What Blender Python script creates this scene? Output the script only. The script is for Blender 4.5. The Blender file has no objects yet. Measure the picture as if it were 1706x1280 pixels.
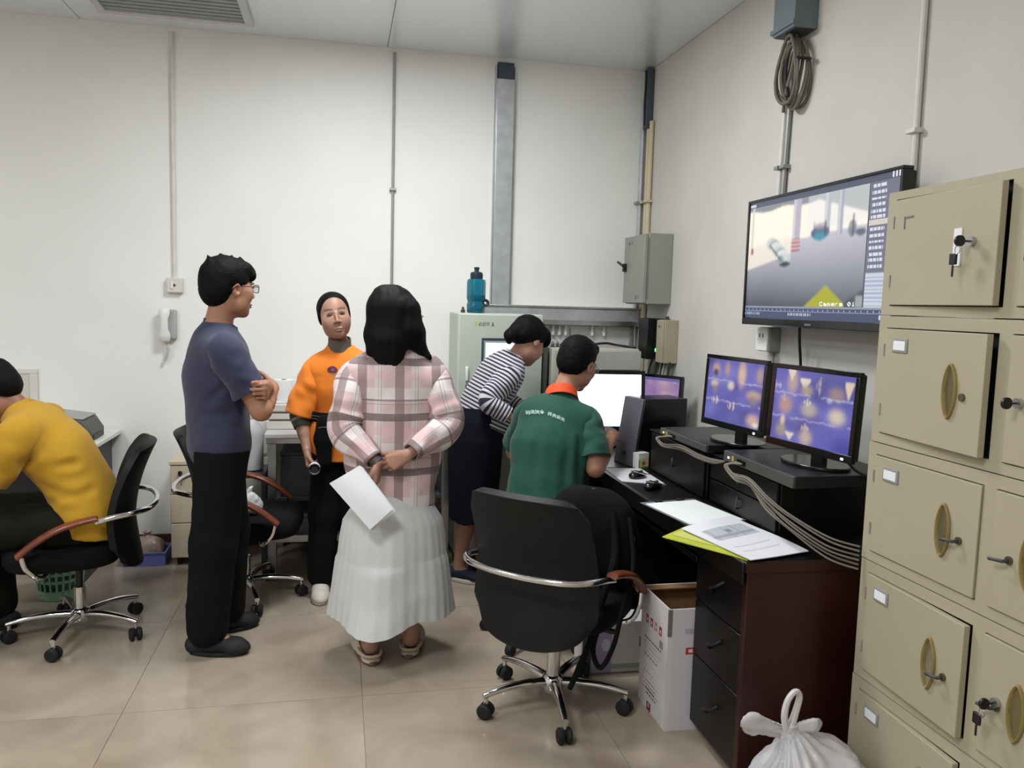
import bpy, math, random
import numpy as np
from mathutils import Vector, Matrix
random.seed(7); np.random.seed(7)
PI = math.pi
D = bpy.data
scene = bpy.context.scene
COL = scene.collection

# ------------------------------------------------------------------ camera
cam_d = D.cameras.new('camera'); cam = D.objects.new('camera', cam_d); COL.objects.link(cam)
cam_d.sensor_width = 36.0; cam_d.sensor_fit = 'HORIZONTAL'
cam_d.lens = 1340.0 / 1706.0 * 36.0
cam_d.clip_start = 0.05
_r = Vector((0.978, -0.20673, 0.02783)); _d = Vector((0.00674, -0.10199, -0.99476)); _f = Vector((0.20849, 0.97307, -0.09836))
_m = Matrix((( _r.x, -_d.x, -_f.x, 0.0), (_r.y, -_d.y, -_f.y, 0.0), (_r.z, -_d.z, -_f.z, 1.52), (0, 0, 0, 1)))
cam.matrix_world = _m
scene.camera = cam

# ------------------------------------------------------------------ world, lights, exposure
world = D.worlds.new('world'); scene.world = world; world.use_nodes = True
world.node_tree.nodes['Background'].inputs[0].default_value = (0.80, 0.86, 0.92, 1)
world.node_tree.nodes['Background'].inputs[1].default_value = 0.25
scene.view_settings.view_transform = 'Standard'
scene.view_settings.look = 'None'
scene.view_settings.gamma = 1.0
scene.view_settings.use_curve_mapping = False
scene.view_settings.exposure = 0.0
# ceiling LED panels of the room (x, y, size x, size y, watts); their housings are built with the ceiling
LAMPS = [(0.25, 3.45, 0.60, 0.60, 47.0), (-2.40, 2.40, 0.60, 0.60, 22.0), (-0.80, 0.90, 0.60, 0.60, 46.0), (-2.4, -0.6, 0.60, 0.60, 30.0)]
LAMP_COL = (0.955, 0.98, 1.0)
CEIL = 3.04; WA = 5.07; WB = 1.935; WL = -3.9; WN = -2.4

# ------------------------------------------------------------------ materials
def lin(h):
    h = h.lstrip('#'); o = []
    for i in (0, 2, 4):
        c = int(h[i:i+2], 16) / 255.0
        o.append(c / 12.92 if c <= 0.04045 else ((c + 0.055) / 1.055) ** 2.4)
    return tuple(o)
MATS = {}
def mat(name, hexc, rough=0.6, metal=0.0, var=0.06, vscale=6.0, bump=0.0, bscale=80.0, spec=0.5, coat=0.0, alpha=1.0, trans=0.0, sheen=0.0, bdist=0.002):
    if name in MATS: return MATS[name]
    m = D.materials.new(name); m.use_nodes = True; nt = m.node_tree; N = nt.nodes; Lk = nt.links
    b = N['Principled BSDF']; c = lin(hexc)
    tc = N.new('ShaderNodeTexCoord')
    no = N.new('ShaderNodeTexNoise'); no.inputs['Scale'].default_value = vscale; no.inputs['Detail'].default_value = 5
    Lk.new(tc.outputs['Object'], no.inputs['Vector'])
    rp = N.new('ShaderNodeValToRGB')
    rp.color_ramp.elements[0].position = 0.3; rp.color_ramp.elements[1].position = 0.7
    rp.color_ramp.elements[0].color = (*[max(0, x * (1 - var)) for x in c], 1)
    rp.color_ramp.elements[1].color = (*[min(1, x * (1 + var)) for x in c], 1)
    Lk.new(no.outputs['Fac'], rp.inputs['Fac']); Lk.new(rp.outputs['Color'], b.inputs['Base Color'])
    b.inputs['Roughness'].default_value = rough; b.inputs['Metallic'].default_value = metal
    b.inputs['Specular IOR Level'].default_value = spec; b.inputs['Coat Weight'].default_value = coat
    b.inputs['Alpha'].default_value = alpha; b.inputs['Transmission Weight'].default_value = trans
    b.inputs['Sheen Weight'].default_value = sheen
    if bump > 0:
        n2 = N.new('ShaderNodeTexNoise'); n2.inputs['Scale'].default_value = bscale; n2.inputs['Detail'].default_value = 3
        Lk.new(tc.outputs['Object'], n2.inputs['Vector'])
        bp = N.new('ShaderNodeBump'); bp.inputs['Strength'].default_value = bump; bp.inputs['Distance'].default_value = bdist
        Lk.new(n2.outputs['Fac'], bp.inputs['Height']); Lk.new(bp.outputs['Normal'], b.inputs['Normal'])
    MATS[name] = m
    return m
def attr_mat(name, rough=0.6, emit=0.0, attr='Col', bump=0.0, bscale=200.0, sub=0.0, sheen=0.0, spec=0.5, metal=0.0):
    """colour comes from the mesh's own painted colour attribute (print, screens, skin)"""
    if name in MATS: return MATS[name]
    m = D.materials.new(name); m.use_nodes = True; nt = m.node_tree; N = nt.nodes; Lk = nt.links
    b = N['Principled BSDF']
    a = N.new('ShaderNodeAttribute'); a.attribute_name = attr
    Lk.new(a.outputs['Color'], b.inputs['Base Color'])
    b.inputs['Roughness'].default_value = rough; b.inputs['Specular IOR Level'].default_value = spec
    b.inputs['Sheen Weight'].default_value = sheen; b.inputs['Metallic'].default_value = metal
    if sub > 0:
        b.inputs['Subsurface Weight'].default_value = sub; b.inputs['Subsurface Radius'].default_value = (0.012, 0.005, 0.003); b.inputs['Subsurface Scale'].default_value = 1.0
    if emit > 0:
        b.inputs['Base Color'].default_value = (0.01, 0.01, 0.01, 1)
        for l in list(b.inputs['Base Color'].links): Lk.remove(l)
        Lk.new(a.outputs['Color'], b.inputs['Emission Color']); b.inputs['Emission Strength'].default_value = emit
    if bump > 0:
        tc = N.new('ShaderNodeTexCoord'); n2 = N.new('ShaderNodeTexNoise'); n2.inputs['Scale'].default_value = bscale
        Lk.new(tc.outputs['Object'], n2.inputs['Vector'])
        bp = N.new('ShaderNodeBump'); bp.inputs['Strength'].default_value = bump; bp.inputs['Distance'].default_value = 0.002
        Lk.new(n2.outputs['Fac'], bp.inputs['Height']); Lk.new(bp.outputs['Normal'], b.inputs['Normal'])
    MATS[name] = m
    return m
def emis_mat(name, hexc, strength):
    if name in MATS: return MATS[name]
    m = D.materials.new(name); m.use_nodes = True
    b = m.node_tree.nodes['Principled BSDF']
    b.inputs['Base Color'].default_value = (0.6, 0.6, 0.6, 1)
    b.inputs['Emission Color'].default_value = (*lin(hexc), 1); b.inputs['Emission Strength'].default_value = strength
    MATS[name] = m
    return m

mat('wall_paint', '#ecece8', 0.75, var=0.035, vscale=1.6, bump=0.15, bscale=60)
mat('ceiling_metal', '#eceff4', 0.26, .40, var=0.02, vscale=1.2, spec=0.6)
mat('wall_paint_grey', '#c9c6bf', 0.75, var=0.05, vscale=2.2, bump=0.15, bscale=60)  # right wall: greyer than wall_paint, set to bring its tone down
mat('seam_dark', '#77797a', 0.7)
mat('grout', '#8a8072', 0.9)
mat('baseboard', '#4a352c', 0.5)
mat('chrome', '#d8d8d8', 0.12, 1.0, var=0.02)
mat('steel', '#b8babb', 0.32, 1.0, var=0.12, vscale=9)
mat('galv', '#c2c6ca', 0.42, .75, var=0.12, vscale=14)
mat('black_plastic', '#141416', 0.42, var=0.1)
mat('black_gloss', '#0c0c10', 0.18, var=0.1)
mat('black_fabric', '#0b0c0d', 0.9, var=0.2, vscale=40, bump=0.4, bscale=500, spec=.2)
mat('black_leather', '#0b0c0e', 0.55, var=0.12, vscale=12, bump=0.3, bscale=220, spec=.3)
mat('rubber', '#101011', 0.75)
mat('white_plastic', '#e4e4e0', 0.45, var=0.03)
mat('offwhite_plastic', '#d2d0c8', 0.5, var=0.04)
mat('grey_plastic', '#8c8e8e', 0.5)
mat('darkgrey', '#3a3c40', 0.5)
mat('armwood', '#74381f', 0.35, var=0.25, vscale=18, coat=0.3)
mat('pipe_white', '#d6d4cc', 0.5, var=0.06, vscale=10)
mat('pipe_beige', '#cfc3a4', 0.5)
mat('pipe_grey', '#9c9d9b', 0.45, 0.5, var=0.1)
mat('locker_paint', '#aba28a', 0.5, var=0.035, vscale=4, bump=0.05, bscale=40)
mat('locker_dark', '#0d0c0b', 0.8)
mat('brass_pull', '#8c7a48', 0.6, 0.0, var=0.12, vscale=20)
mat('box_green', '#8f9287', 0.5, var=0.04)
mat('cab_green', '#b5beb2', 0.5, var=0.03)
mat('equip_grey', '#a6a8a4', 0.5, var=0.04)
mat('equip_beige', '#bbb8aa', 0.5, var=0.03)
mat('desk_black', '#0c0908', 0.38, var=0.35, vscale=5, spec=.35)
mat('desk_red', '#32130f', 0.35, var=0.3, vscale=4, spec=.4)
mat('paper', '#e6e8ec', 0.8, var=0.02)
mat('paper_white', '#eceeee', 0.8, var=0.015)
mat('folder_green', '#b9c23c', 0.35, var=0.12, vscale=10)
mat('carton_white', '#d8d5d4', 0.7, var=0.03)
mat('carton_brown', '#8d6844', 0.85, var=0.06)
mat('cable_grey', '#66635a', 0.6)
mat('cable_beige', '#7a7463', 0.6)
mat('cable_black', '#131313', 0.5)
mat('lightwood', '#c5b8a0', 0.5, var=0.06, vscale=9)
mat('conduit_box', '#6f7c80', 0.5, var=0.05)

# ------------------------------------------------------------------ mesh helpers
class MB:
    def __init__(s): s.v = []; s.f = []
    def add(s, v, f):
        n = len(s.v); s.v += [tuple(map(float, p)) for p in v]; s.f += [tuple(int(i) + n for i in q) for q in f]; return s
    def box(s, lo, hi, M=None):
        x0, y0, z0 = lo; x1, y1, z1 = hi
        v = [(x0,y0,z0),(x1,y0,z0),(x1,y1,z0),(x0,y1,z0),(x0,y0,z1),(x1,y0,z1),(x1,y1,z1),(x0,y1,z1)]
        if M is not None: v = [M @ Vector(p) for p in v]
        return s.add(v, [(0,3,2,1),(4,5,6,7),(0,1,5,4),(1,2,6,5),(2,3,7,6),(3,0,4,7)])
    def prism(s, pts, lo, hi, axis='z', M=None):
        n = len(pts)
        def P(p, t):
            q = {'z': (p[0], p[1], t), 'y': (p[0], t, p[1]), 'x': (t, p[0], p[1])}[axis]
            return M @ Vector(q) if M is not None else q
        v = [P(p, lo) for p in pts] + [P(p, hi) for p in pts]
        a = sum(pts[i][0]*pts[(i+1)%n][1]-pts[(i+1)%n][0]*pts[i][1] for i in range(n))
        ccw = (a > 0) != (axis == 'y')
        fs = []
        for i in range(n):
            j = (i+1) % n; fs.append((i, j, n+j, n+i) if ccw else (j, i, n+i, n+j))
        fs += [tuple(range(n))[::-1] if ccw else tuple(range(n)), tuple(range(n, 2*n)) if ccw else tuple(range(n, 2*n))[::-1]]
        return s.add(v, fs)
    def tube(s, path, r, n=8, caps=True, smooth_path=0):
        P = [Vector(p) for p in path]
        if smooth_path: P = catmull(P, smooth_path)
        R = r if isinstance(r, (list, tuple)) else [r] * len(P)
        if len(R) != len(P):
            R = list(np.interp(np.linspace(0, 1, len(P)), np.linspace(0, 1, len(R)), R))
        T = []
        for i in range(len(P)):
            t = (P[min(i+1, len(P)-1)] - P[max(i-1, 0)]); T.append(t.normalized() if t.length > 1e-9 else Vector((0,0,1)))
        up = Vector((0,0,1)) if abs(T[0].z) < 0.9 else Vector((1,0,0))
        u = T[0].cross(up).normalized(); v = []; f = []
        for i in range(len(P)):
            u = (u - T[i] * u.dot(T[i]));
            u = u.normalized() if u.length > 1e-6 else T[i].orthogonal().normalized()
            w = T[i].cross(u)
            for k in range(n):
                a = 2*PI*k/n; v.append(P[i] + (u*math.cos(a) + w*math.sin(a)) * R[i])
        for i in range(len(P)-1):
            for k in range(n):
                k2 = (k+1) % n; f.append((i*n+k, i*n+k2, (i+1)*n+k2, (i+1)*n+k))
        if caps: f.append(tuple(range(n))[::-1]); f.append(tuple(range((len(P)-1)*n, len(P)*n)))
        return s.add(v, f)
    def cyl(s, a, b, r, n=16): return s.tube([a, b], r, n)
    def lathe(s, prof, n=20, c=(0,0,0), M=None):
        v = []; f = []; m = len(prof)
        for (r, z) in prof:
            for k in range(n):
                a = 2*PI*k/n; p = Vector((c[0]+r*math.cos(a), c[1]+r*math.sin(a), c[2]+z)); v.append(M @ p if M is not None else p)
        for i in range(m-1):
            for k in range(n):
                k2 = (k+1) % n; f.append((i*n+k, i*n+k2, (i+1)*n+k2, (i+1)*n+k))
        f.append(tuple(range(n))[::-1]); f.append(tuple(range((m-1)*n, m*n)))
        return s.add(v, f)
    def loft(s, rings, closed=True, caps=True):
        n = len(rings[0]); v = [p for r in rings for p in r]; f = []
        for i in range(len(rings)-1):
            for k in range(n if closed else n-1):
                k2 = (k+1) % n; f.append((i*n+k, i*n+k2, (i+1)*n+k2, (i+1)*n+k))
        if caps and closed: f.append(tuple(range(n))[::-1]); f.append(tuple(range((len(rings)-1)*n, len(rings)*n)))
        return s.add(v, f)
    def grid(s, fn, nu, nv, thick=0.0):
        """open sheet fn(u,v)->point, u,v in 0..1; thick >0 gives it a back side along its normals"""
        P = [[Vector(fn(i/nu, j/nv)) for i in range(nu+1)] for j in range(nv+1)]
        idx = lambda i, j: j*(nu+1)+i
        v = [p for row in P for p in row]; f = [(idx(i,j), idx(i+1,j), idx(i+1,j+1), idx(i,j+1)) for j in range(nv) for i in range(nu)]
        if thick:
            nb = len(v); back = []
            for j in range(nv+1):
                for i in range(nu+1):
                    du = P[j][min(i+1,nu)] - P[j][max(i-1,0)]; dv = P[min(j+1,nv)][i] - P[max(j-1,0)][i]
                    nn = du.cross(dv); nn = nn.normalized() if nn.length > 1e-9 else Vector((0,0,1)); back.append(P[j][i] - nn*thick)
            v = v + back
            f = f + [tuple(nb+q for q in t[::-1]) for t in f]
            for i in range(nu):
                f.append((idx(i+1,0), idx(i,0), nb+idx(i,0), nb+idx(i+1,0))); f.append((idx(i,nv), idx(i+1,nv), nb+idx(i+1,nv), nb+idx(i,nv)))
            for j in range(nv):
                f.append((idx(0,j), idx(0,j+1), nb+idx(0,j+1), nb+idx(0,j))); f.append((idx(nu,j+1), idx(nu,j), nb+idx(nu,j), nb+idx(nu,j+1)))
        return s.add(v, f)
def catmull(P, sub):
    P = [Vector(p) for p in P]; out = []
    for i in range(len(P)-1):
        p0 = P[max(i-1,0)]; p1 = P[i]; p2 = P[i+1]; p3 = P[min(i+2, len(P)-1)]
        for k in range(sub):
            t = k/sub
            out.append(0.5*((2*p1)+(p2-p0)*t+(2*p0-5*p1+4*p2-p3)*t*t+(3*p1-p0-3*p2+p3)*t**3))
    out.append(P[-1]); return out
def set_props(o, label=None, cat=None, group=None, kind=None):
    if label: o['label'] = label
    if cat: o['category'] = cat
    if group: o['group'] = group
    if kind: o['kind'] = kind
    return o
def thing(name, label, cat, loc=(0,0,0), rotz=0.0, group=None):
    o = D.objects.new(name, None); COL.objects.link(o); o.empty_display_size = 0.05
    o.location = loc; o.rotation_euler = (0, 0, rotz); return set_props(o, label, cat, group)
def link_mesh(name, me, m, parent=None, loc=(0,0,0), rot=(0,0,0)):
    o = D.objects.new(name, me); COL.objects.link(o)
    if m is not None and not me.materials: me.materials.append(MATS[m] if isinstance(m, str) else m)
    if parent is not None: o.parent = parent
    o.location = loc; o.rotation_euler = rot
    return o
def ob(name, mb, m, parent=None, bevel=0.0, seg=2, ang=35, loc=(0,0,0), rot=(0,0,0), sub=0):
    me = D.meshes.new(name); me.from_pydata(mb.v, [], mb.f); me.validate(); me.update()
    me.polygons.foreach_set('use_smooth', [True]*len(me.polygons)); me.set_sharp_from_angle(angle=math.radians(ang))
    o = link_mesh(name, me, m, parent, loc, rot)
    if bevel > 0:
        b = o.modifiers.new('bevel', 'BEVEL'); b.width = bevel; b.segments = seg; b.limit_method = 'ANGLE'; b.angle_limit = math.radians(40); b.harden_normals = False
    if sub: 
        q = o.modifiers.new('sub', 'SUBSURF'); q.levels = sub; q.render_levels = sub
    return o
def bx(lo, hi, M=None): return MB().box(lo, hi, M)
def copy_tree(o, parent=None):
    c = o.copy(); COL.objects.link(c); c.parent = parent
    for ch in list(o.children): copy_tree(ch, c)
    return c
def frame_M(o, x, y, z):
    x, y, z = Vector(x), Vector(y), Vector(z)
    return Matrix(((x.x,y.x,z.x,o[0]),(x.y,y.y,z.y,o[1]),(x.z,y.z,z.z,o[2]),(0,0,0,1)))
def painted(name, M, w, h, nx, ny, painter, m, parent=None):
    """a flat picture (screen, print): cells of a w x h sheet coloured by painter(u,v); M maps the sheet's x right, y up to place"""
    u = np.repeat(np.linspace(0, 1, nx+1)[None,:], ny+1, 0).ravel(); v = np.repeat(np.linspace(0, 1, ny+1)[:,None], nx+1, 1).ravel()
    Mn = np.array(M); P = np.stack([(u-.5)*w, (v-.5)*h, np.zeros_like(u), np.ones_like(u)], 1) @ Mn.T
    i, j = np.meshgrid(np.arange(nx), np.arange(ny)); a = (j*(nx+1)+i).ravel()
    F = np.stack([a, a+1, a+nx+2, a+nx+1], 1)
    me = D.meshes.new(name); me.from_pydata(P[:, :3].tolist(), [], F.tolist()); me.update()
    cu = ((i+.5)/nx).ravel(); cv = ((j+.5)/ny).ravel()
    rgb = np.clip(painter(cu, cv), 0, 1)
    at = me.color_attributes.new('Col', 'FLOAT_COLOR', 'CORNER')
    buf = np.ones((len(F)*4, 4), np.float32); buf[:, :3] = np.repeat(rgb, 4, 0)
    at.data.foreach_set('color', buf.ravel())
    return link_mesh(name, me, m, parent)
FONT = {'A':'01110100011000111111100011000110001','C':'01111100001000010000100001000001111','a':'00000000000111000001011111000101111','m':'00000000001101010101101011010110101','e':'00000000000111010001111111000001110','r':'00000000001011011001100001000010000','0':'01110100011001110101110011000101110','1':'00100011000010000100001000010001110',' ':'0'*35}
def glyphs(u, v, text, x0, y0, cw, ch):
    """mask of text in a 5x7 dot face"""
    out = np.zeros_like(u, bool)
    for k, c in enumerate(text):
        pat = FONT[c]; cx = x0 + k*cw*1.2
        ix = np.floor((u-cx)/cw*5).astype(int); iy = np.floor((y0+ch-v)/ch*7).astype(int)
        ok = (ix >= 0) & (ix < 5) & (iy >= 0) & (iy < 7)
        pa = np.array([q == '1' for q in pat]).reshape(7, 5)
        out[ok] |= pa[iy[ok], ix[ok]]
    return out

# ------------------------------------------------------------------ the room
def struct(name, mb, m, bevel=0.0): return set_props(ob(name, mb, m, bevel=bevel), kind='structure')
floor = struct('floor', bx((WL-.1, WN-.1, -0.06), (WB+.1, WA+.1, -0.0042)), 'grout')
# polished tiles, one object each
def floor_tile_mat():
    m = D.materials.new('tile_polished'); m.use_nodes = True; nt = m.node_tree; N = nt.nodes; Lk = nt.links; b = N['Principled BSDF']
    tc = N.new('ShaderNodeTexCoord'); oi = N.new('ShaderNodeObjectInfo')
    ad = N.new('ShaderNodeVectorMath'); ad.operation = 'ADD'; Lk.new(tc.outputs['Object'], ad.inputs[0])
    mu = N.new('ShaderNodeMath'); mu.operation = 'MULTIPLY'; mu.inputs[1].default_value = 37.0; Lk.new(oi.outputs['Random'], mu.inputs[0]); Lk.new(mu.outputs[0], ad.inputs[1])
    n1 = N.new('ShaderNodeTexNoise'); n1.inputs['Scale'].default_value = 3.0; n1.inputs['Detail'].default_value = 8; n1.inputs['Distortion'].default_value = 0.8; Lk.new(ad.outputs[0], n1.inputs['Vector'])
    rp = N.new('ShaderNodeValToRGB'); e = rp.color_ramp.elements
    e[0].position = 0.3; e[0].color = (*lin('#968877'), 1); e[1].position = 0.7; e[1].color = (*lin('#b0a391'), 1)
    Lk.new(n1.outputs['Fac'], rp.inputs['Fac']); Lk.new(rp.outputs['Color'], b.inputs['Base Color'])
    n2 = N.new('ShaderNodeTexNoise'); n2.inputs['Scale'].default_value = 6; Lk.new(tc.outputs['Object'], n2.inputs['Vector'])
    mr = N.new('ShaderNodeMapRange'); mr.inputs[3].default_value = 0.10; mr.inputs[4].default_value = 0.24; Lk.new(n2.outputs['Fac'], mr.inputs[0]); Lk.new(mr.outputs[0], b.inputs['Roughness'])
    b.inputs['Specular IOR Level'].default_value = 0.5
    return m
MATS['tile_polished'] = floor_tile_mat()
T = 0.86; xs = [0.09 + T*k for k in range(-6, 4)]; ys = [2.16 + T*k for k in range(-6, 5)]
for i in range(len(xs)-1):
    for j in range(len(ys)-1):
        a, b_ = max(xs[i], WL), min(xs[i+1], WB); c, d_ = max(ys[j], WN), min(ys[j+1], WA)
        if b_-a < .02 or d_-c < .02: continue
        g = 0.0009; cx, cy = (a+b_)/2, (c+d_)/2
        ob('floor_tile', bx((a-cx+g, c-cy+g, -0.01), (b_-cx-g, d_-cy-g, 0.0)), 'tile_polished', floor, loc=(cx, cy, 0))
wall_back = struct('wall_back', bx((WL, WA, 0), (WB, WA+.1, CEIL)), 'wall_paint')
wall_right = struct('wall_right', bx((WB, WN, 0), (WB+.1, WA+.1, CEIL)), 'wall_paint_grey')
wall_left = struct('wall_left', bx((WL-.1, WN, 0), (WL, WA+.1, CEIL)), 'wall_paint')
wall_front = struct('wall_front', bx((WL-.1, WN-.1, 0), (WB+.1, WN, CEIL)), 'wall_paint')
ceiling = struct('ceiling', bx((WL-.1, WN-.1, CEIL+.004), (WB+.1, WA+.1, CEIL+.08)), 'seam_dark')
cx_ = [0.263 + 1.7*k for k in range(-3, 3)]
for i in range(len(cx_)-1):
    a, b_ = max(cx_[i], WL), min(cx_[i+1], WB)
    if b_-a > .02: ob('ceiling_panel', bx((a+.0015, WN, CEIL), (b_-.0015, WA, CEIL+.02)), 'ceiling_metal', ceiling, bevel=.001, seg=1)
struct('baseboard_back', bx((WL, WA-.012, 0), (WB, WA, .085)), 'baseboard', .002)
struct('baseboard_right', bx((WB-.012, WN, 0), (WB, WA-.012, .085)), 'baseboard', .002)

# ceiling lamps (out of the frame, above and behind the camera's view) and the framed panel in view
for (x, y, sx, sy, w) in LAMPS:
    t = thing('ceiling_lamp', 'white square LED ceiling panel at %s of the room' % ['the middle','the left side','the rear middle','the rear left'][LAMPS.index((x,y,sx,sy,w))], 'ceiling lamp', (x, y, CEIL), group='LED panels in the ceiling')
    fr = MB()
    for lo, hi in [((-sx/2-.02,-sy/2-.02,-.02),(sx/2+.02,-sy/2,0)),((-sx/2-.02,sy/2,-.02),(sx/2+.02,sy/2+.02,0)),((-sx/2-.02,-sy/2,-.02),(-sx/2,sy/2,0)),((sx/2,-sy/2,-.02),(sx/2+.02,sy/2,0))]: fr.box(lo, hi)
    ob('lamp_frame', fr, 'white_plastic', t)
    ob('diffuser', bx((-sx/2,-sy/2,-.008),(sx/2,sy/2,-.002)), emis_mat('lamp_diffuser', '#f8fbff', 6.0), t)
    ld = D.lights.new('lamp_light', 'AREA'); ld.shape = 'RECTANGLE'; ld.size = sx; ld.size_y = sy; ld.energy = w; ld.color = LAMP_COL
    lo = D.objects.new('lamp_light', ld); COL.objects.link(lo); lo.parent = t; lo.location = (0, 0, -.022)
t = thing('ceiling_vent', 'grey louvred ceiling vent in a pale metal frame above the left wall', 'ceiling vent', (-.885, 4.53, CEIL))
W2, H2 = .40, .34
fr = MB()
for lo, hi in [((-W2,-H2,-.022),(W2,-H2+.045,0)),((-W2,H2-.045,-.022),(W2,H2,0)),((-W2,-H2+.045,-.022),(-W2+.045,H2-.045,0)),((W2-.045,-H2+.045,-.022),(W2,H2-.045,0))]: fr.box(lo, hi)
ob('vent_frame', fr, mat('vent_frame', '#c4c6c4', .4), t, bevel=.004)
ob('vent_back', bx((-W2+.045,-H2+.045,-.003),(W2-.045,H2-.045,0)), 'seam_dark', t)
sl = D.meshes.new('slat')
_s = MB().box((-W2+.046,-.026,-.002),(W2-.046,.026,.002), Matrix.Rotation(math.radians(5),4,'X')); sl.from_pydata(_s.v, [], _s.f); sl.update()
for k in range(11): link_mesh('slat', sl, mat('vent_slat', '#96999a', .5), t, (0, -H2+.075+k*.053, -.011))
# ------------------------------------------------------------------ things fixed to the back wall
def conduit(name, label, path, r, m, clips=(), cat='conduit', group=None, clipm='pipe_grey', n=10):
    t = thing(name, label, cat, path[0], group=group); o = Vector(path[0])
    ob('pipe', MB().tube([Vector(p)-o for p in path], r, n), m, t)
    for c in clips:
        c = Vector(c) - o
        ob('clip', MB().box((c.x-r*2.2, c.y-r*2.2, c.z-.008), (c.x+r*2.2, c.y+r*2.2, c.z+.008)), clipm, t, bevel=.002)
    return t
conduit('white_conduit', 'thin white conduit running down to the wall switch', [(-.955, WA-.012, CEIL-.03), (-.955, WA-.012, 1.62)], .011, 'pipe_white', [], clipm='pipe_white')
conduit('grey_conduit', 'thin grey steel conduit on the back wall behind the two women', [(.305, WA-.012, CEIL-.03), (.305, WA-.012, .95)], .009, 'pipe_grey', [(.305, WA-.012, 2.2), (.305, WA-.012, 1.5)])
t = thing('wall_switch', 'square white wall switch above the wall telephone', 'switch', (-.953, WA, 1.577))
ob('back_plate', bx((-.046,-.035,-.044),(.046,0,.044)), 'offwhite_plastic', t, bevel=.006)
ob('key_hole', MB().cyl((0,-.038,0),(0,-.034,0),.008,12), 'darkgrey', t)
ob('rocker', bx((-.02,-.041,-.022),(-.006,-.034,.022)), 'white_plastic', t, bevel=.003)
t = thing('wall_telephone', 'white wall telephone with coiled cord below the switch', 'telephone', (-.985, WA, 1.35))
ob('phone_base', bx((-.03,-.035,-.09),(.04,0,.085)), mat('phone_grey', '#a9abaa', .5), t, bevel=.01)
hs = MB().loft([[(cx_+w*math.cos(a), y+d*math.sin(a), z) for a in [2*PI*k/14 for k in range(14)]] for (cx_, y, w, d, z) in [(-.02,-.05,.015,.012,-.105),(-.02,-.056,.030,.020,-.095),(-.02,-.055,.031,.022,-.06),(-.02,-.066,.021,.016,-.03),(-.02,-.068,.021,.015,.03),(-.02,-.06,.030,.022,.06),(-.02,-.056,.031,.022,.085),(-.02,-.05,.02,.014,.098)]])
ob('handset', hs, 'white_plastic', t, ang=60)
co = []
for k in range(120):
    a = k*.9; z = -.10 - .12*(k/119); sw = .012*math.sin(k/119*PI*1.2)
    co.append((-.02+sw+.008*math.cos(a), -.03+.008*math.sin(a), z))
ob('coiled_cord', MB().tube(co, .0028, 5), 'offwhite_plastic', t)
# galvanised cable trays
t = thing('cable_tray', 'vertical galvanised cable tray rising to the ceiling', 'cable tray', (.985, WA, 1.5))
tr = MB().prism([(-.055,0),(-.055,-.06),(.055,-.06),(.055,0)], .0, 1.40, 'z'); ob('tray_cover', tr, 'galv', t, bevel=.003)
ob('tray_lip', bx((-.062,-.045,0),(-.0555,0,1.48)), 'steel', t); ob('tray_lip', bx((.0555,-.045,0),(.062,0,1.48)), 'steel', t)
ob('open_gap', bx((-.05,-.05,1.405),(.05,-.005,1.50)), mat('gap_blue', '#3c4450', .6), t)
t = thing('cable_tray', 'horizontal galvanised cable tray above the row of white plugs', 'cable tray', (.80, WA, 1.40))
ob('tray_body', bx((0,-.10,.015),(1.10,0,.105)), 'galv', t, bevel=.004)
ob('tray_lid', bx((-.01,-.108,.105),(1.115,0,.118)), 'steel', t, bevel=.002)
ob('tray_lip', bx((0,-.108,.0),(1.10,-.10,.03)), 'steel', t)
t = thing('socket_board', 'white socket board under the horizontal cable tray', 'socket board', (1.16, WA, 1.12))
ob('board', bx((0,-.03,0),(.72,0,.275)), mat('board_white', '#c9c9cb', .6), t, bevel=.003)
ob('board_edge', bx((.70,-.045,0),(.725,0,.275)), 'pipe_grey', t, bevel=.003)
ob('seam', bx((.292,-.033,.02),(.298,-.029,.26)), 'seam_dark', t)
ob('seam_knob', bx((.285,-.04,.10),(.305,-.03,.13)), 'darkgrey', t)
plug0 = None
for k, x in enumerate((1.335, 1.378, 1.42, 1.60, 1.68)):
    lab = ['white plug under the tray, leftmost of five', 'white plug under the tray, second from the left', 'white plug under the tray, middle of five', 'white plug under the tray, second from the right', 'white plug under the tray, rightmost of five'][k]
    if plug0 is None:
        p = thing('plug', lab, 'plug', (x, WA-.05, 1.362), group='white plugs under the cable tray')
        ob('plug_body', MB().lathe([(.004,-.030),(.010,-.028),(.013,-.01),(.012,.004),(.008,.014),(.006,.03),(.005,.036)], 14), 'white_plastic', p); plug0 = p
        ob('plug_collar', MB().lathe([(.0135,-.004),(.0150,-.002),(.0150,.004),(.0135,.006)], 14), 'offwhite_plastic', p)
    else:
        p = copy_tree(plug0); p.location = (x, WA-.05, 1.362); p['label'] = lab
conduit('corner_conduit', 'grey steel conduit running up the room corner', [(WB-.035, WA-.02, 1.0), (WB-.035, WA-.02, CEIL-.02)], .016, 'galv', [(WB-.035, WA-.02, 2.2)])
t = thing('corner_trunking', 'dark cable channel at the top of the room corner', 'cable channel', (WB-.028, WA-.075, 2.66))
ob('channel', bx((-.02,-.028,0),(.024,.028,.37)), mat('channel_dark', '#4c5359', .6), t, bevel=.003)
ob('loose_cable', MB().tube([(-.024,-.01,.02),(-.027,-.004,.15),(-.025,-.012,.3),(-.024,-.008,.36)], .006, 6, smooth_path=4), 'cable_black', t)
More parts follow.
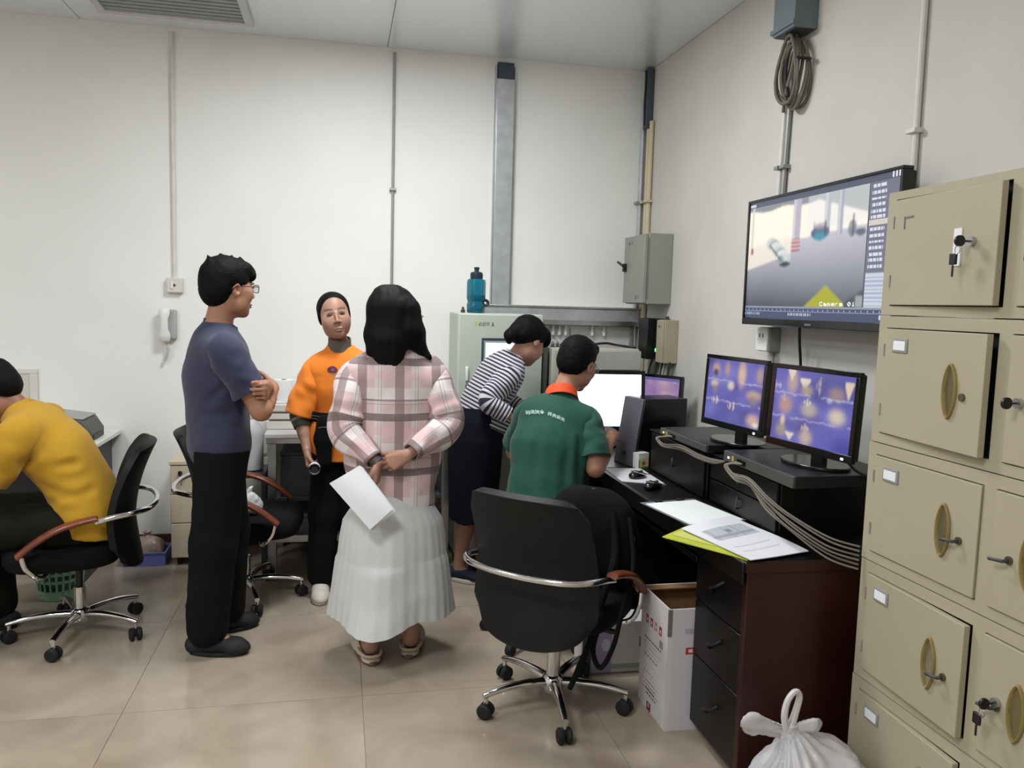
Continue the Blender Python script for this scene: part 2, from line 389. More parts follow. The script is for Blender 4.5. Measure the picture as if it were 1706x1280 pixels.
for k in range(2):
    conduit('beige_conduit', ['beige plastic pipe by the corner, nearer the back wall', 'beige plastic pipe by the corner, farther from the back wall'][k], [(WB-.018, WA-.085-.045*k, 1.0), (WB-.018, WA-.085-.045*k, 2.70)], .014, 'pipe_beige', [(WB-.018, WA-.085-.045*k, 2.2)], group='beige pipes by the corner', clipm='pipe_beige')

# ------------------------------------------------------------------ things fixed to the right wall
t = thing('electrical_box', 'grey green electrical box with black latch on the right wall', 'electrical box', (WB, 4.55, 1.545))
ob('box_body', bx((-.155,0,0),(0,.36,.42)), 'box_green', t, bevel=.004)
dr = ob('box_door', bx((-.178,.006,.006),(-.156,.354,.414)), 'box_green', t, bevel=.003)
la = MB().box((-.20,.30,.20),(-.178,.325,.25)); la.tube([(-.20,.312,.235),(-.215,.325,.25),(-.218,.36,.262)], .008, 8)
ob('latch', la, 'black_plastic', dr, bevel=.002)
ob('hinge_line', bx((-.158,-.002,.03),(-.150,.002,.39)), 'seam_dark', t)
def lbl(u, v):
    c = np.ones((len(u),3))*np.array(lin('#8f9287')); k = (u<.22)&(abs(v-.5)<.45); c[k] = lin('#39455a'); q = (u>.3)&(abs(v-.5)<.3)&((u*23%1)<.72); c[q] = lin('#5a6270'); return c
attr_mat('print_matte', .6)
painted('maker_mark', frame_M((-.1785,.245,.37),(0,-1,0),(0,0,1),(-1,0,0)), .07, .022, 24, 6, lbl, 'print_matte', t)
painted('maker_mark', frame_M((-.1785,.10,.04),(0,-1,0),(0,0,1),(-1,0,0)), .06, .026, 24, 6, lbl, 'print_matte', t)
t = thing('junction_box', 'small beige wall box beside the black network box', 'junction box', (WB, 4.415, 1.20))
ob('box_body', bx((-.085,0,0),(0,.10,.255)), mat('jb_beige', '#a89d84', .5), t, bevel=.004)
dr = ob('box_lid', bx((-.098,.003,.003),(-.085,.097,.252)), 'jb_beige', t, bevel=.003)
ob('top_gland', MB().cyl((-.05,.06,.25),(-.05,.06,.275),.012,10), 'darkgrey', t)
painted('mark', frame_M((-.0985,.05,.215),(0,-1,0),(0,0,1),(-1,0,0)), .04, .018, 14, 5, lbl, 'print_matte', t)
t = thing('network_box', 'black network box with a green light by the corner', 'network box', (WB, 4.58, 1.19))
ob('box_body', bx((-.11,.05,.02),(0,.20,.27)), 'black_plastic', t, bevel=.004)
ob('side_unit', bx((-.07,-.045,.05),(0,.045,.27)), 'black_gloss', t, bevel=.004)
ob('status_light', bx((-.074,-.005,.07),(-.069,.005,.09)), emis_mat('led_green', '#30ff40', 3.0), t)
ob('antenna', MB().tube([(-.05,0,.05),(-.06,0,.12),(-.05,0,.17)], .008, 8), 'darkgrey', t)
random.seed(3)
for k in range(6):
    y0 = 4.40+.055*k; p = [(WB-.05, y0, 1.21), (WB-.06-.02*random.random(), y0+.02*(random.random()-.5), 1.08), (WB-.04-.03*random.random(), 4.35+.05*random.random(), .95), (WB-.05, 4.28+.03*k, .80)]
    set_props(ob('hanging_cable', MB().tube(p, .005, 6, smooth_path=6), ['cable_black','cable_grey','cable_black'][k%3], None), ['black cable hanging under the network box, nearest the camera','grey cable hanging under the small wall boxes, nearest the camera','black cable hanging between the small wall boxes','black cable hanging below the network box middle','grey cable hanging below the network box nearer the corner','black cable hanging nearest the room corner'][k], 'cable', 'cables hanging below the wall boxes')
# grey trunk box and coiled cables high on the right wall
t = thing('trunking_box', 'blue grey steel trunking box high on the right wall', 'trunking box', (WB, 3.235, 2.70))
ob('trunking_body', bx((-.11,-.085,.0),(0,.085,.338)), 'conduit_box', t, bevel=.004)
ob('trunking_lip', bx((-.118,-.092,.012),(-.105,.092,.03)), 'conduit_box', t); ob('trunking_mouth', bx((-.10,-.075,-.004),(-.01,.075,.001)), 'darkgrey', t)
for k in range(2):
    conduit('wall_conduit', ['slim grey conduit dropping behind the television, left one','slim grey conduit dropping behind the television, right one'][k], [(WB-.014, 3.36-.035*k, 1.98), (WB-.014, 3.335-.035*k, 2.70)], .011, ['pipe_white','pipe_grey'][k], [(WB-.014, 3.352-.035*k, 2.16)], group='conduits above the television')
t = thing('cable_coil', 'coil of grey cable hanging under the trunking box', 'cable coil', (WB-.05, 3.235, 2.55))
random.seed(5)
for k in range(7):
    r1, r2 = .065+.018*random.random(), .125+.022*random.random(); dx = -.03+.011*k; pts = []
    for q in range(29):
        a = 2*PI*q/28; pts.append((dx+.008*math.sin(a*2+k), r1*math.sin(a)*(1+.12*math.sin(a)) + .012*(random.random()-.5)*.3, r2*math.cos(a)-.02*k*.2))
    ob('cable_loop', MB().tube(pts, .0075, 7, caps=False), 'cable_beige' if k % 3 else 'cable_grey', t)
ob('cable_tail', MB().tube([(0,-.01,.17),(.01,.02,.05),(0,.05,-.08),(.02,.10,-.15)], .007, 7, smooth_path=5), 'cable_beige', t)
ob('black_lead', MB().tube([(0,.03,.17),(.0,.06,.02),(.0,.03,-.1)], .007, 7, smooth_path=5), 'cable_black', t)
ob('tie', MB().lathe([(.03,-.006),(.034,0),(.03,.006)], 12, M=Matrix.Translation((0,-.075,.03))@Matrix.Rotation(.3,4,'X')), 'cable_black', t)
conduit('wall_conduit', 'long cream conduit on the right wall above the lockers', [(WB-.012, 2.48, 1.75), (WB-.012, 2.49, CEIL-.01)], .011, 'pipe_white', [(WB-.012, 2.485, 2.15)], clipm='pipe_white')
# socket box under the television
t = thing('wall_socket', 'white socket on a surface box under the television', 'socket', (WB, 3.345, 1.395))
ob('socket_box', bx((-.055,-.055,-.055),(0,.045,.055)), 'grey_plastic', t, bevel=.004)
ob('socket_plate', bx((-.066,-.05,-.052),(-.055,.05,.052)), 'white_plastic', t, bevel=.003)
for s in (-1,1): ob('socket_slot', bx((-.0675,s*.014-.003,.008),(-.0655,s*.014+.003,.026)), 'darkgrey', t)
conduit('socket_conduit', 'white conduit dropping from the socket behind the monitors', [(WB-.012, 3.345, .76), (WB-.012, 3.345, 1.34)], .012, 'pipe_white')

# ------------------------------------------------------------------ television
t = thing('television', 'large wall television showing a parking hall camera view', 'television', (1.80, 2.87, 1.735))
tw, th = 1.025, .548
Mtv = frame_M((0,0,0),(0,-1,0),(0,0,1),(-1,0,0))
fr = MB(); bz = .012; bb = .030
for lo, hi in [((-.012,-tw/2,th/2-bz),(.03,tw/2,th/2)),((-.012,-tw/2,-th/2),(.03,tw/2,-th/2+bb)),((-.012,-tw/2,-th/2+bb),(.03,-tw/2+bz,th/2-bz)),((-.012,tw/2-bz,-th/2+bb),(.03,tw/2,th/2-bz))]: fr.box(lo, hi)
ob('bezel', fr, 'black_gloss', t, bevel=.002)
ob('back_shell', bx((.03,-tw/2+.01,-th/2+.01),(.055,tw/2-.01,th/2-.01)), 'black_plastic', t, bevel=.01)
ob('wall_mount', bx((.055,-.2,-.12),(.134,.2,.12)), 'darkgrey', t, bevel=.004)
painted('brand_mark', frame_M((-.0125,-.02,-th/2+.012),(0,-1,0),(0,0,1),(-1,0,0)), .045, .008, 16, 2, lambda u,v: np.where((u*8%1<.6)[:,None], .25, .02)*np.ones((1,3)), 'print_matte', t)
def tv_pic(u, v):
    c = np.zeros((len(u),3)); L = lambda h: np.array(lin(h))
    def put(k, h, a=1.0): c[k] = c[k]*(1-a) + L(h)*a
    sx = u/.835; sy = (v-.105)/.85           # the camera picture inside the window
    nz = np.random.RandomState(2).rand(len(u))
    hor = .62 + .10*sx
    fl = np.clip((hor-sy)/hor, 0, 1)
    base = L('#c6c6d2')[None]*(1-fl[:,None]) + L('#4c5260')[None]*fl[:,None]
    base = base*(1-.25*np.exp(-((sx-.15)/.3)**2)[:,None]*fl[:,None])
    c[:] = base
    br = (sy > hor-.04) ; c[br] = L('#fbf3e4')
    k = (sy > .965-.03*np.sin(sx*9)**2) ; put(k, '#8a8c94')
    k = (sy < hor) & (sy > hor-.2*(1-sx)-.05) & (sx < .42); put(k, '#f2e8d8', .85)
    k = (sy > hor) & (sx > .55); put(k, '#e6e6ea', .45)
    k = (sy > .80+.5*(.95-sx)) & (sx>.6); put(k, '#b9bcbd')
    for x0, x1, y0, h in [(.425,.495,.55,'#b4b0bd'),(.69,.735,.66,'#b6b8c6'),(.79,.83,.62,'#a2a4b6'),(.03,.05,.55,'#c9b8ae')]:
        put((sx>x0)&(sx<x1)&(sy>y0), h); put((sx>x0+.004)&(sx<x0+.02)&(sy>y0), '#e6e4ea', .6)
    k = (sx>.42)&(sx<.50)&(sy>.52)&(sy<.63); put(k, '#9c2d36'); put(k&((sy*28%1)<.35), '#d8c8c8')
    put((sx>.03)&(sx<.055)&(sy>.53)&(sy<.59), '#a8483c')
    # truck
    for q in range(7):
        x = .24+.16*q/6*.8; y = .60-.16*q/6
        k = ((sx-x)/.055)**2+((sy-y-.02)/.055)**2 < 1; put(k, ['#c9cfcf','#aab4b4','#dfe3e0'][q%3], .9)
    put(((sx-.37)/.05)**2+((sy-.405)/.025)**2<1, '#23303e'); put(((sx-.33)/.03)**2+((sy-.45)/.04)**2<1, '#8aa0a4')
    put((abs(sy-(.60-1.35*(sx-.22)))<.012)&(sx>.22)&(sx<.34), '#4c5a62')
    # forklifts
    put(((sx-.66)/.075)**2+((sy-.66)/.06)**2<1, '#4f6f8c'); put(((sx-.66)/.05)**2+((sy-.625)/.035)**2<1, '#3c8ea4')
    put(((sx-.66)/.06)**2+((sy-.72)/.025)**2<1, '#b09aa4', .7); k=(abs(sx-.61)<.004)|(abs(sx-.70)<.004); put(k&(sy>.62)&(sy<.76), '#39404e')
    put(((sx-.90)/.03)**2+((sy-.66)/.07)**2<1, '#6b7384', .8); put((abs(sx-.905)<.005)&(sy>.6)&(sy<.78), '#3a3f4b'); put(((sx-.96)/.035)**2+((sy-.62)/.03)**2<1, '#5d6272')
    # yellow marking
    k = (sy < .17-abs(sx-.73)*1.15+.02); put(k, '#a9a81e')
    k = (sy < .17-.85*abs(sx-1.03)) & (sx>.87); put(k, '#454c56'); put((sx>.955)&(sy<.10)&(sy>.0), '#aeb8b8', .7)
    ny_ = int(round(1/(v[v > v.min()].min()-v.min()))) ; img = c.reshape(ny_, -1, 3)
    for q in range(3):
        pd = np.pad(img, ((1,1),(1,1),(0,0)), mode='edge'); img = (pd[:-2,1:-1]+pd[2:,1:-1]+pd[1:-1,:-2]+pd[1:-1,2:]+2*pd[1:-1,1:-1])/6
    c[:] = img.reshape(-1, 3)*(.97+.06*nz[:,None])
    put(glyphs(sx, sy, 'Camera 01', .69, .008, .025, .034), '#ffffff')
    # window chrome
    put(v < .105, '#3e4a66'); put((v<.105)&(v>.092), '#8c93a4'); put((v<.066)&(v>.058), '#7b86a6'); put((v<.05)&(v>.03)&(u>.35)&(u<.52)&((u*70%1)<.55), '#b8c2d4'); put((v<.05)&(v>.028)&(u<.13)&((u*60%1)<.6), '#9aa6be')
    put((v<.085)&(v>.068)&((u*30%1)<.12), '#b0bad0'); put((v<.05)&(v>.02)&(u>.93), '#d8dce6')
    put(v > .955, '#4c5468'); put((v>.965)&(v<.985)&(u<.05), '#cfd4de'); put((v>.965)&(u>.95)&((u*60%1)<.5), '#e6e8ee')
    sb = (u > .835)&(v>.105)&(v<.955); put(sb, '#6d6f84')
    put(sb&(u<.84), '#22242c')
    rows = (v*24 % 1); put(sb&(u>.85)&(u<.93)&(rows<.5)&((u*97+np.floor(v*24)*.37)%1<.8)&(v>.35), '#d8dae4')
    put(sb&(v>.665)&(v<.70)&(u>.845), '#cfcabf'); put(sb&(v<.34)&(u>.845), '#c9ccd8'); put(sb&(v<.34)&(u>.845)&((v*36%1)<.4), '#9fb0cc')
    return c
painted('screen', Mtv @ Matrix.Translation((0,(bb-bz)/2,.004)), tw-2*bz, th-bz-bb, 250, 134, tv_pic, attr_mat('screen_tv', .3, 1.0), t)
set_props(ob('power_cable', MB().tube([(1.84, 2.99, 1.47), (1.85, 3.0, 1.40), (1.88, 3.03, 1.30), (1.90, 3.06, 1.18), (1.91, 3.07, 1.0)], .006, 8, smooth_path=6), 'cable_black'), 'black power cable hanging down from the television', 'cable')

# ------------------------------------------------------------------ lockers (stacked steel units along the right wall)
LX = 1.55; LY1 = 2.095; DW = .45
lev = [1.873, 1.520, 1.147, .790, .425, .06]
names = ['topmost', 'second from the top', 'middle', 'second from the bottom', 'bottom']
lab_bits = ['topmost beige steel locker unit with key bunches in its locks', 'beige steel locker unit second from the top, left door ajar', 'middle beige steel locker unit of the stack', 'beige steel locker unit second from the bottom', 'bottom beige steel locker unit beside the plastic bag']
NC = 3; WID = .035 + NC*DW
pull_me = None
def lens_pull():
    m = MB(); n = 28; rings = []
    for (s, y) in [(1.0, 0), (1.0, -.006), (.88, -.009), (.74, -.007), (.66, .004), (.60, .010)]:
        rg = []
        for k in range(n):
            a = 2*PI*k/n; hz = math.sin(a)*.072; hx = math.cos(a)*.026*(1-.30*abs(math.sin(a))**3)
            rg.append((y, hx*s, hz*(s*.35+.65) if s < .8 else hz*(1-(1-s)*.4)))
        rings.append(rg)
    m.loft(rings); return m
def key_parts(par, x, y, z, hanging=True, bunch=True):
    l = ob('lock', MB().tube([(x, y, z), (x-.012, y, z)], .012, 14), 'steel', par)
    kh = MB().tube([(x-.012, y, z), (x-.03, y, z)], .003, 6).prism([(x-.038+.014*math.cos(q), z+.014*math.sin(q)) for q in [2*PI*i/14 for i in range(14)]], y-.004, y+.004, 'y')
    ob('key', kh, 'black_plastic', l, bevel=.002)
    if bunch:
        ob('key_ring', MB().tube([(x-.042+.0*math.cos(a), y+.009*math.cos(a), z-.022+.010*math.sin(a)) for a in [2*PI*k/14 for k in range(15)]], .0012, 5), 'steel', l)
        ob('spare_key', MB().box((x-.044, y-.006+.010, z-.058), (x-.036, y+.016+.010, z-.030)).box((x-.042, y+.012, z-.088), (x-.038, y+.018, z-.058)), 'black_plastic', l, bevel=.002)
for u in range(5):
    zt, zb = lev[u], lev[u+1]; hgt = zt-zb
    yo = [0, .002, .008, .006, .010][u]
    t = thing('locker_unit', lab_bits[u], 'locker', (LX, LY1+yo, zb), group='stacked locker units')
    # carcass shell, then one face frame with an opening for each door; local y runs toward the camera as negative
    fm = MB(); fm.box((.016,-WID,0),(.38,-WID+.012,hgt-.003)); fm.box((.016,-.012,0),(.38,0,hgt-.003)); fm.box((.016,-WID+.012,hgt-.015),(.38,-.012,hgt-.003)); fm.box((.016,-WID+.012,0),(.38,-.012,.012)); fm.box((.37,-WID+.012,.012),(.38,-.012,hgt-.015))
    ob('carcass', fm, 'locker_paint', t)
    zo0, zo1 = (.028, hgt-.036) if u else (.026, hgt-.025)
    fr = MB(); fr.box((0,-WID,zo1),(.0155,0,hgt-.003)); fr.box((0,-WID,0),(.0155,0,zo0)); fr.box((0,-.035,zo0),(.0155,0,zo1))
    for c in range(NC): fr.box((0,-.035-(c+1)*DW,zo0),(.0155,-.035-(c+1)*DW+.04,zo1))
    ob('face_frame', fr, 'locker_paint', t)
    for c in range(NC):
        ya = -.035-c*DW; yb = ya-DW+.04
        ob('shade_fill', bx((.0165,yb-.01,.016),(.36,ya+.01,hgt-.018)), 'locker_dark', t)  # near-black block stands in for the shade inside the compartment
        y1 = ya-.003; y0 = yb+.003; z0 = zo0+.003; z1 = zo1-.003
        ajar = {(0,0):3.0, (1,0):3.6, (3,0):2.4, (4,0):2.0}.get((u,c), 0.15)
        w = y1-y0; a = math.radians(ajar)
        if c == 1: hinge, sgn = y0, 1
        else: hinge, sgn = y1, -1
        dm = MB().box((-.0185, min(0, sgn*w), z0), (.0, max(0, sgn*w), z1))
        d = ob('door', dm, 'locker_paint', t, bevel=.002, loc=(.0135, hinge, 0), rot=(0,0,sgn*a if sgn > 0 else -a))
        X0 = -.0185
        if u > 0:
            ob('pull', lens_pull().__class__().add([(X0+p[0], sgn*w*.72+p[1], (z0+z1)/2+p[2]) for p in lens_pull().v], lens_pull().f), 'brass_pull', d, ang=50)
            ob('label_holder', bx((X0-.004, sgn*.040-(.066 if sgn<0 else 0), z1-.066), (X0+.001, sgn*.040+(0 if sgn<0 else .066), z1-.026)), 'grey_plastic', d, bevel=.002)
            ob('name_card', bx((X0-.0055, sgn*.047-(.052 if sgn<0 else 0), z1-.059), (X0-.003, sgn*.047+(0 if sgn<0 else .052), z1-.033)), 'paper', d)
        else:
            if c == 0:
                ob('label_scar', bx((X0-.002, -.085, z1-.055), (X0+.001, -.045, z1-.050)), 'seam_dark', d); ob('label_scar', bx((X0-.002, -.05, z1-.085), (X0+.001, -.046, z1-.05)), 'seam_dark', d)
                ob('paper_tag', bx((X0-.003, -.283, z0+.10), (X0, -.255, z0+.195)), 'paper', d)
        for hz in (z0+.05, z1-.08): ob('hinge', MB().cyl((-.0195,sgn*-.001,hz),(-.0195,sgn*-.001,hz+.035),.0028,8), 'steel', d)
        ly = sgn*w*.86
        if u == 0: key_parts(d, X0, sgn*w*.80, (z0+z1)/2+.01, bunch=True)
        elif u == 1 and c == 0: ob('lock', MB().cyl((X0,ly+.01,(z0+z1)/2-.01),(X0-.006,ly+.01,(z0+z1)/2-.01),.010,14), mat('lock_bronze', '#6e6350', .4, .6), d)
        elif u == 1: key_parts(d, X0, -.055 if sgn<0 else .9*w, (z0+z1)/2-.005, bunch=False)
        else:
            lk = ob('lock', MB().cyl((X0,ly,(z0+z1)/2-.012),(X0-.006,ly,(z0+z1)/2-.012),.010,14), 'lock_bronze', d)
            ob('key', MB().tube([(X0-.006,ly,(z0+z1)/2-.012),(X0-.02,ly,(z0+z1)/2-.013),(X0-.026,ly+.018,(z0+z1)/2-.014),(X0-.027,ly+.034,(z0+z1)/2-.016)], .0045, 7, smooth_path=4), 'darkgrey', lk)
            if u == 3 and c == 1: key_parts(d, X0, ly-.0, (z0+z1)/2+.0, bunch=True)
fm = MB()
for yy in (-.03, -WID+.03):
    for xx in (.03, .35): fm.box((xx-.015,yy-.015,0),(xx+.015,yy+.015,.06))
fm.box((.02,-WID+.01,.03),(.36,-.01,.06))
set_props(ob('locker_plinth', fm, 'locker_paint', loc=(LX, LY1+.005, 0)), 'low beige steel plinth carrying the locker stack', 'plinth')
# ------------------------------------------------------------------ control desk along the right wall
t = thing('control_desk', 'dark red and black office desk carrying the two monitors', 'desk', (1.22, 2.20, 0))
ob('desk_top', bx((0,0,.715),(.695,1.43,.75)), 'desk_black', t, bevel=.006)
ob('end_panel', bx((.012,.004,0),(.69,.03,.7145)), 'desk_red', t, bevel=.003)
ob('top_end_strip', bx((.004,-.004,.716),(.69,.0,.749)), 'desk_red', t)
ob('back_panel', bx((.66,.03,.15),(.685,1.40,.7145)), 'desk_black', t)
ob('far_panel', bx((.05,1.395,0),(.66,1.42,.7145)), 'desk_black', t)
ob('pedestal', bx((.035,.03,.03),(.62,.372,.7145)), 'desk_black', t, bevel=.002)
for k, (a, b) in enumerate([(.05,.30),(.305,.50),(.505,.70)]):
    d = ob('drawer', bx((.018,.034,a),(.034,.368,b)), 'desk_black', t, bevel=.004)
    ob('drawer_handle', MB().tube([(.018,.16,(a+b)/2+.03),(.0,.175,(a+b)/2+.012),(-.004,.20,(a+b)/2),(.0,.225,(a+b)/2-.012),(.018,.24,(a+b)/2-.03)], .005, 8, smooth_path=4), 'black_plastic', d)
ob('keyboard_tray', bx((.03,.40,.62),(.45,1.38,.64)), 'desk_black', t, bevel=.003)
ob('desk_edge', bx((-.008,.0,.68),(.0,1.43,.75)), 'desk_black', t, bevel=.003)
t = thing('corner_desk', 'black corner desk holding the bright white monitor', 'desk', (1.16, 3.64, 0))
ob('desk_top', bx((0,0,.715),(.755,.86,.75)), 'desk_black', t, bevel=.006)
for lo, hi in [((.02,.02,0),(.05,.84,.7145)),((.70,.02,0),(.73,.84,.7145))]: ob('side_panel', bx(lo, hi), 'desk_black', t)
ob('back_panel', bx((.05,.80,.2),(.70,.82,.7145)), 'desk_black', t)
# two black riser drawers at the back of the desk
def riser(label, y0, y1, x0, n):
    t = thing('desk_riser', label, 'riser', (x0, y0, .75), group='black risers on the desk')
    w = y1-y0
    ob('riser_case', bx((.012,0,0),(.34,w,.195)), 'desk_black', t, bevel=.003)
    ob('riser_top', bx((-.004,-.004,.1955),(.345,w+.004,.2)), 'black_plastic', t)
    for k in range(n):
        z0, z1 = .008+k*.186/n, .004+(k+1)*.186/n-.002
        d = ob('riser_drawer', bx((0,.008,z0),(.0115,w-.008,z1)), 'desk_black', t, bevel=.002)
        ob('drawer_handle', MB().tube([(0,w*.5+.02,(z0+z1)/2+.022),(-.012,w*.5+.005,(z0+z1)/2+.012),(-.014,w*.5,(z0+z1)/2),(-.012,w*.5+.005,(z0+z1)/2-.012),(0,w*.5+.02,(z0+z1)/2-.022)], .003, 6, smooth_path=3), 'darkgrey', d)
    return t
riser('black drawer riser under the left monitor', 2.975, 3.56, 1.445, 1)
riser('black drawer riser under the right monitor', 2.44, 2.96, 1.46, 2)
# recorders
def recorder(label, x, y, w, dep, h, led, rz=0):
    t = thing('video_recorder', label, 'recorder', (x, y, .951), rz, group='video recorders under the monitors')
    ob('case', bx((.008,0,.004),(dep,w,h)), mat('dvr_black', '#1d1e21', .4, .3), t, bevel=.003)
    ob('face_plate', bx((0,0.002,.006),(.008,w-.002,h-.002)), mat('dvr_face', '#5a5b58', .45, .4), t, bevel=.001)
    ob('indicator', bx((-.002,w-.045,h*.5-.003),(0,w-.037,h*.5+.003)), emis_mat('led_%s' % led, {'white':'#ffffff','orange':'#ffb040'}[led], 4.0), t)
    ob('port_block', bx((-.003,w-.17,h*.3),(0,w-.11,h*.7)), 'black_gloss', t)
    ob('button', bx((-.003,w-.085,h*.35),(0,w-.07,h*.75)), mat('btn', '#a89a50', .5), t)
    for xx in (.03, dep-.03):
        for yy in (.03, w-.03): ob('foot', MB().cyl((xx,yy,0),(xx,yy,.004),.012,10), 'rubber', t)
    return t
recorder('black video recorder with cables under the right monitor', 1.42, 2.29, .48, .40, .045, 'white')
recorder('black video recorder under the left monitor with orange light', 1.42, 2.92, .47, .35, .035, 'orange')
ob_l = ob('router_tray', bx((0,0,0),(.26,.16,.045)), 'dvr_black', None, bevel=.003, loc=(1.60, 2.78, .951)); set_props(ob_l, 'small black box beside the left monitor foot', 'box')

def cam_grid(seed, warm, lines):
    rs = np.random.RandomState(seed)
    def f(u, v):
        L = lambda h: np.array(lin(h)); c = np.ones((len(u),3))*L('#6664b6')[None]
        vv = v + .035*(u-.5)
        for q in range(26):
            cx, cy, s = rs.rand(), rs.rand(), .05+.14*rs.rand(); g = np.exp(-(((u-cx)/s)**2+((v-cy)/s)**2))[:,None]*.55; c[:] = c*(1-g) + L(['#3c3f96','#7a78c8','#39386e','#8a86cc'][q%4])*g
        for (cx, cy, sx, sy, col, kind) in warm:
            if kind == 0: g = np.exp(-(((u-cx)/sx)**2+((v-cy)/sy)**2)**1.6)[:,None]*.92
            elif kind == 1: g = ((abs(u-cx) < sx)&(v < cy+sy)&(v > cy-sy)&(abs(u-cx) < sx*(v-cy+sy)/(2*sy)*1.2))[:,None]*.9
            else: g = ((abs(u-cx) < sx*.8)&(abs(v-cy) < sy*(.6+.4*np.sin(u*90+cx*9)))&(((u-cx)/sx*1.7+9.3*cx)%1<.55+.2*np.sin(v*60)))[:,None]*.8
            c[:] = c*(1-g) + L(col)*g
        rough = .012*np.sin(u*41+seed)*np.sin(u*17)
        for y in (1/3, 2/3):
            k = (abs(v-y-rough-.5*rough*np.sin(u*29)) < .008) & (np.sin(u*9+y*9) > -.85); c[k] = c[k]*.35 + L('#d2d0ee')*.65
        for x in (1/3, 2/3):
            k = (abs(u-x) < .004); c[k] = c[k]*.6 + L('#8a88d0')*.4
        img = c.reshape(80, 120, 3)
        for q in range(2):
            pd = np.pad(img, ((1,1),(1,1),(0,0)), mode='edge'); img = (pd[:-2,1:-1]+pd[2:,1:-1]+pd[1:-1,:-2]+pd[1:-1,2:]+2*pd[1:-1,1:-1])/6
        c = img.reshape(-1, 3)*(.93+.14*rs.rand(len(u)))[:,None]
        return c
    return f
W1 = [(.15,.84,.07,.10,'#c9a884',0),(.15,.78,.05,.06,'#2c2c60',0),(.36,.86,.05,.11,'#b89a86',0),(.63,.80,.07,.20,'#e0bf9c',0),(.93,.82,.05,.12,'#b89a86',0),(.14,.60,.07,.06,'#d8c6a8',0),(.16,.50,.05,.07,'#8d7c88',0),(.38,.60,.04,.07,'#2f8f7c',2),(.45,.60,.06,.07,'#e8d2c2',0),(.86,.50,.12,.08,'#cfb08c',0),(.86,.42,.08,.09,'#8d7f90',0),(.19,.33,.10,.07,'#e8d6c6',2),(.50,.28,.10,.07,'#ead0bc',2),(.88,.12,.11,.10,'#dcb6a4',0),(.93,.06,.05,.04,'#f0e4d8',0)]
W2 = [(.24,.84,.07,.17,'#c3a89a',0),(.22,.92,.05,.08,'#e8d8c8',1),(.05,.76,.05,.06,'#cfc8d8',2),(.40,.82,.07,.08,'#f0e0cc',1),(.43,.74,.08,.08,'#b0a088',0),(.57,.82,.04,.13,'#c4b8b0',2),(.80,.74,.10,.10,'#a08c88',0),(.93,.80,.05,.13,'#ead4b8',1),(.72,.65,.05,.05,'#c8d2e0',2),(.17,.50,.09,.12,'#c09a88',0),(.15,.60,.06,.05,'#dcc8b4',2),(.48,.48,.10,.10,'#bfb2a2',0),(.45,.58,.06,.06,'#e6e2c0',2),(.82,.45,.10,.11,'#dccdb4',0),(.15,.27,.03,.09,'#e8d6b0',0),(.14,.14,.07,.10,'#a79c8c',0),(.26,.07,.06,.06,'#e4dccc',1),(.45,.22,.06,.08,'#e4cdb8',2),(.47,.10,.08,.11,'#c9b6a0',0)]
def monitor(label, pl, pr_, zb, zt, painter, emit, scr, stand_z, base_r=.12, rotbase=0.0, bezel=.017, tiltdeg=3, led=True):
    pl, pr_ = Vector((pl[0], pl[1], 0)), Vector((pr_[0], pr_[1], 0))
    c = (pl+pr_)/2; xr = (pr_-pl); w = xr.length; xr.normalize(); h = zt-zb
    t = thing('monitor', label, 'monitor', (c.x, c.y, stand_z))
    n = Vector((-xr.y, xr.x, 0)) * -1.0          # outward normal of the screen
    zc = (zb+zt)/2-stand_z
    tl = Matrix.Rotation(math.radians(-tiltdeg), 4, 'X')
    M = frame_M((0,0,zc), xr, (0,0,1), n)
    M = M @ tl
    fr = MB()
    for lo, hi in [((-w/2,h/2-bezel,-.01),(w/2,h/2,.008)),((-w/2,-h/2,-.01),(w/2,-h/2+bezel*1.5,.008)),((-w/2,-h/2+bezel*1.5,-.01),(-w/2+bezel,h/2-bezel,.008)),((w/2-bezel,-h/2+bezel*1.5,-.01),(w/2,h/2-bezel,.008))]: fr.box(lo, hi, M)
    ob('bezel', fr, 'black_gloss', t, bevel=.0015)
    ob('back_shell', MB().box((-w/2+.006,-h/2+.006,-.03),(w/2-.006,h/2-.006,-.01), M).box((-w*.3,-h*.3,-.05),(w*.3,h*.3,-.03), M), 'black_plastic', t, bevel=.006)
    painted('screen', M @ Matrix.Translation((0,bezel*.25,.004)), w-2*bezel, h-2.5*bezel, 120, 80, painter, attr_mat(scr, .3, emit), t)
    if led: ob('power_light', MB().box((w/2-.045,-h/2+.007,.008),(w/2-.035,-h/2+.014,.0095), M), emis_mat('led_blue', '#dfe8ff', 4.0), t)
    bk = -n
    ob('stand_neck', MB().box((-.03,0,-.028),(.03,zc+0.0,-.005), frame_M(bk*.03, xr, (0,0,1), n)), 'black_plastic', t, bevel=.004)
    bp = [(bk.x*.03+ (math.cos(a)*base_r*1.15)*xr.x + math.sin(a)*base_r*.78*n.x, bk.y*.03+math.cos(a)*base_r*1.15*xr.y+math.sin(a)*base_r*.78*n.y) for a in [2*PI*k/28 for k in range(28)]]
    ob('stand_base', MB().prism(bp, .0, .012, 'z'), 'black_gloss', t, bevel=.003)
    return t
monitor('left of the two desk monitors with a grid of camera pictures', (1.528,3.176), (1.578,2.765), 1.04, 1.335, cam_grid(4, W1, 0), .9, 'screen_mon', .9865)
monitor('right of the two desk monitors with a grid of camera pictures', (1.549,2.673), (1.611,2.253), 1.04, 1.335, cam_grid(9, W2, 0), .9, 'screen_mon', .9965)
def white_pic(u, v):
    c = np.ones((len(u),3)); k = v < .03; c[k] = lin('#9fd6ee'); return c
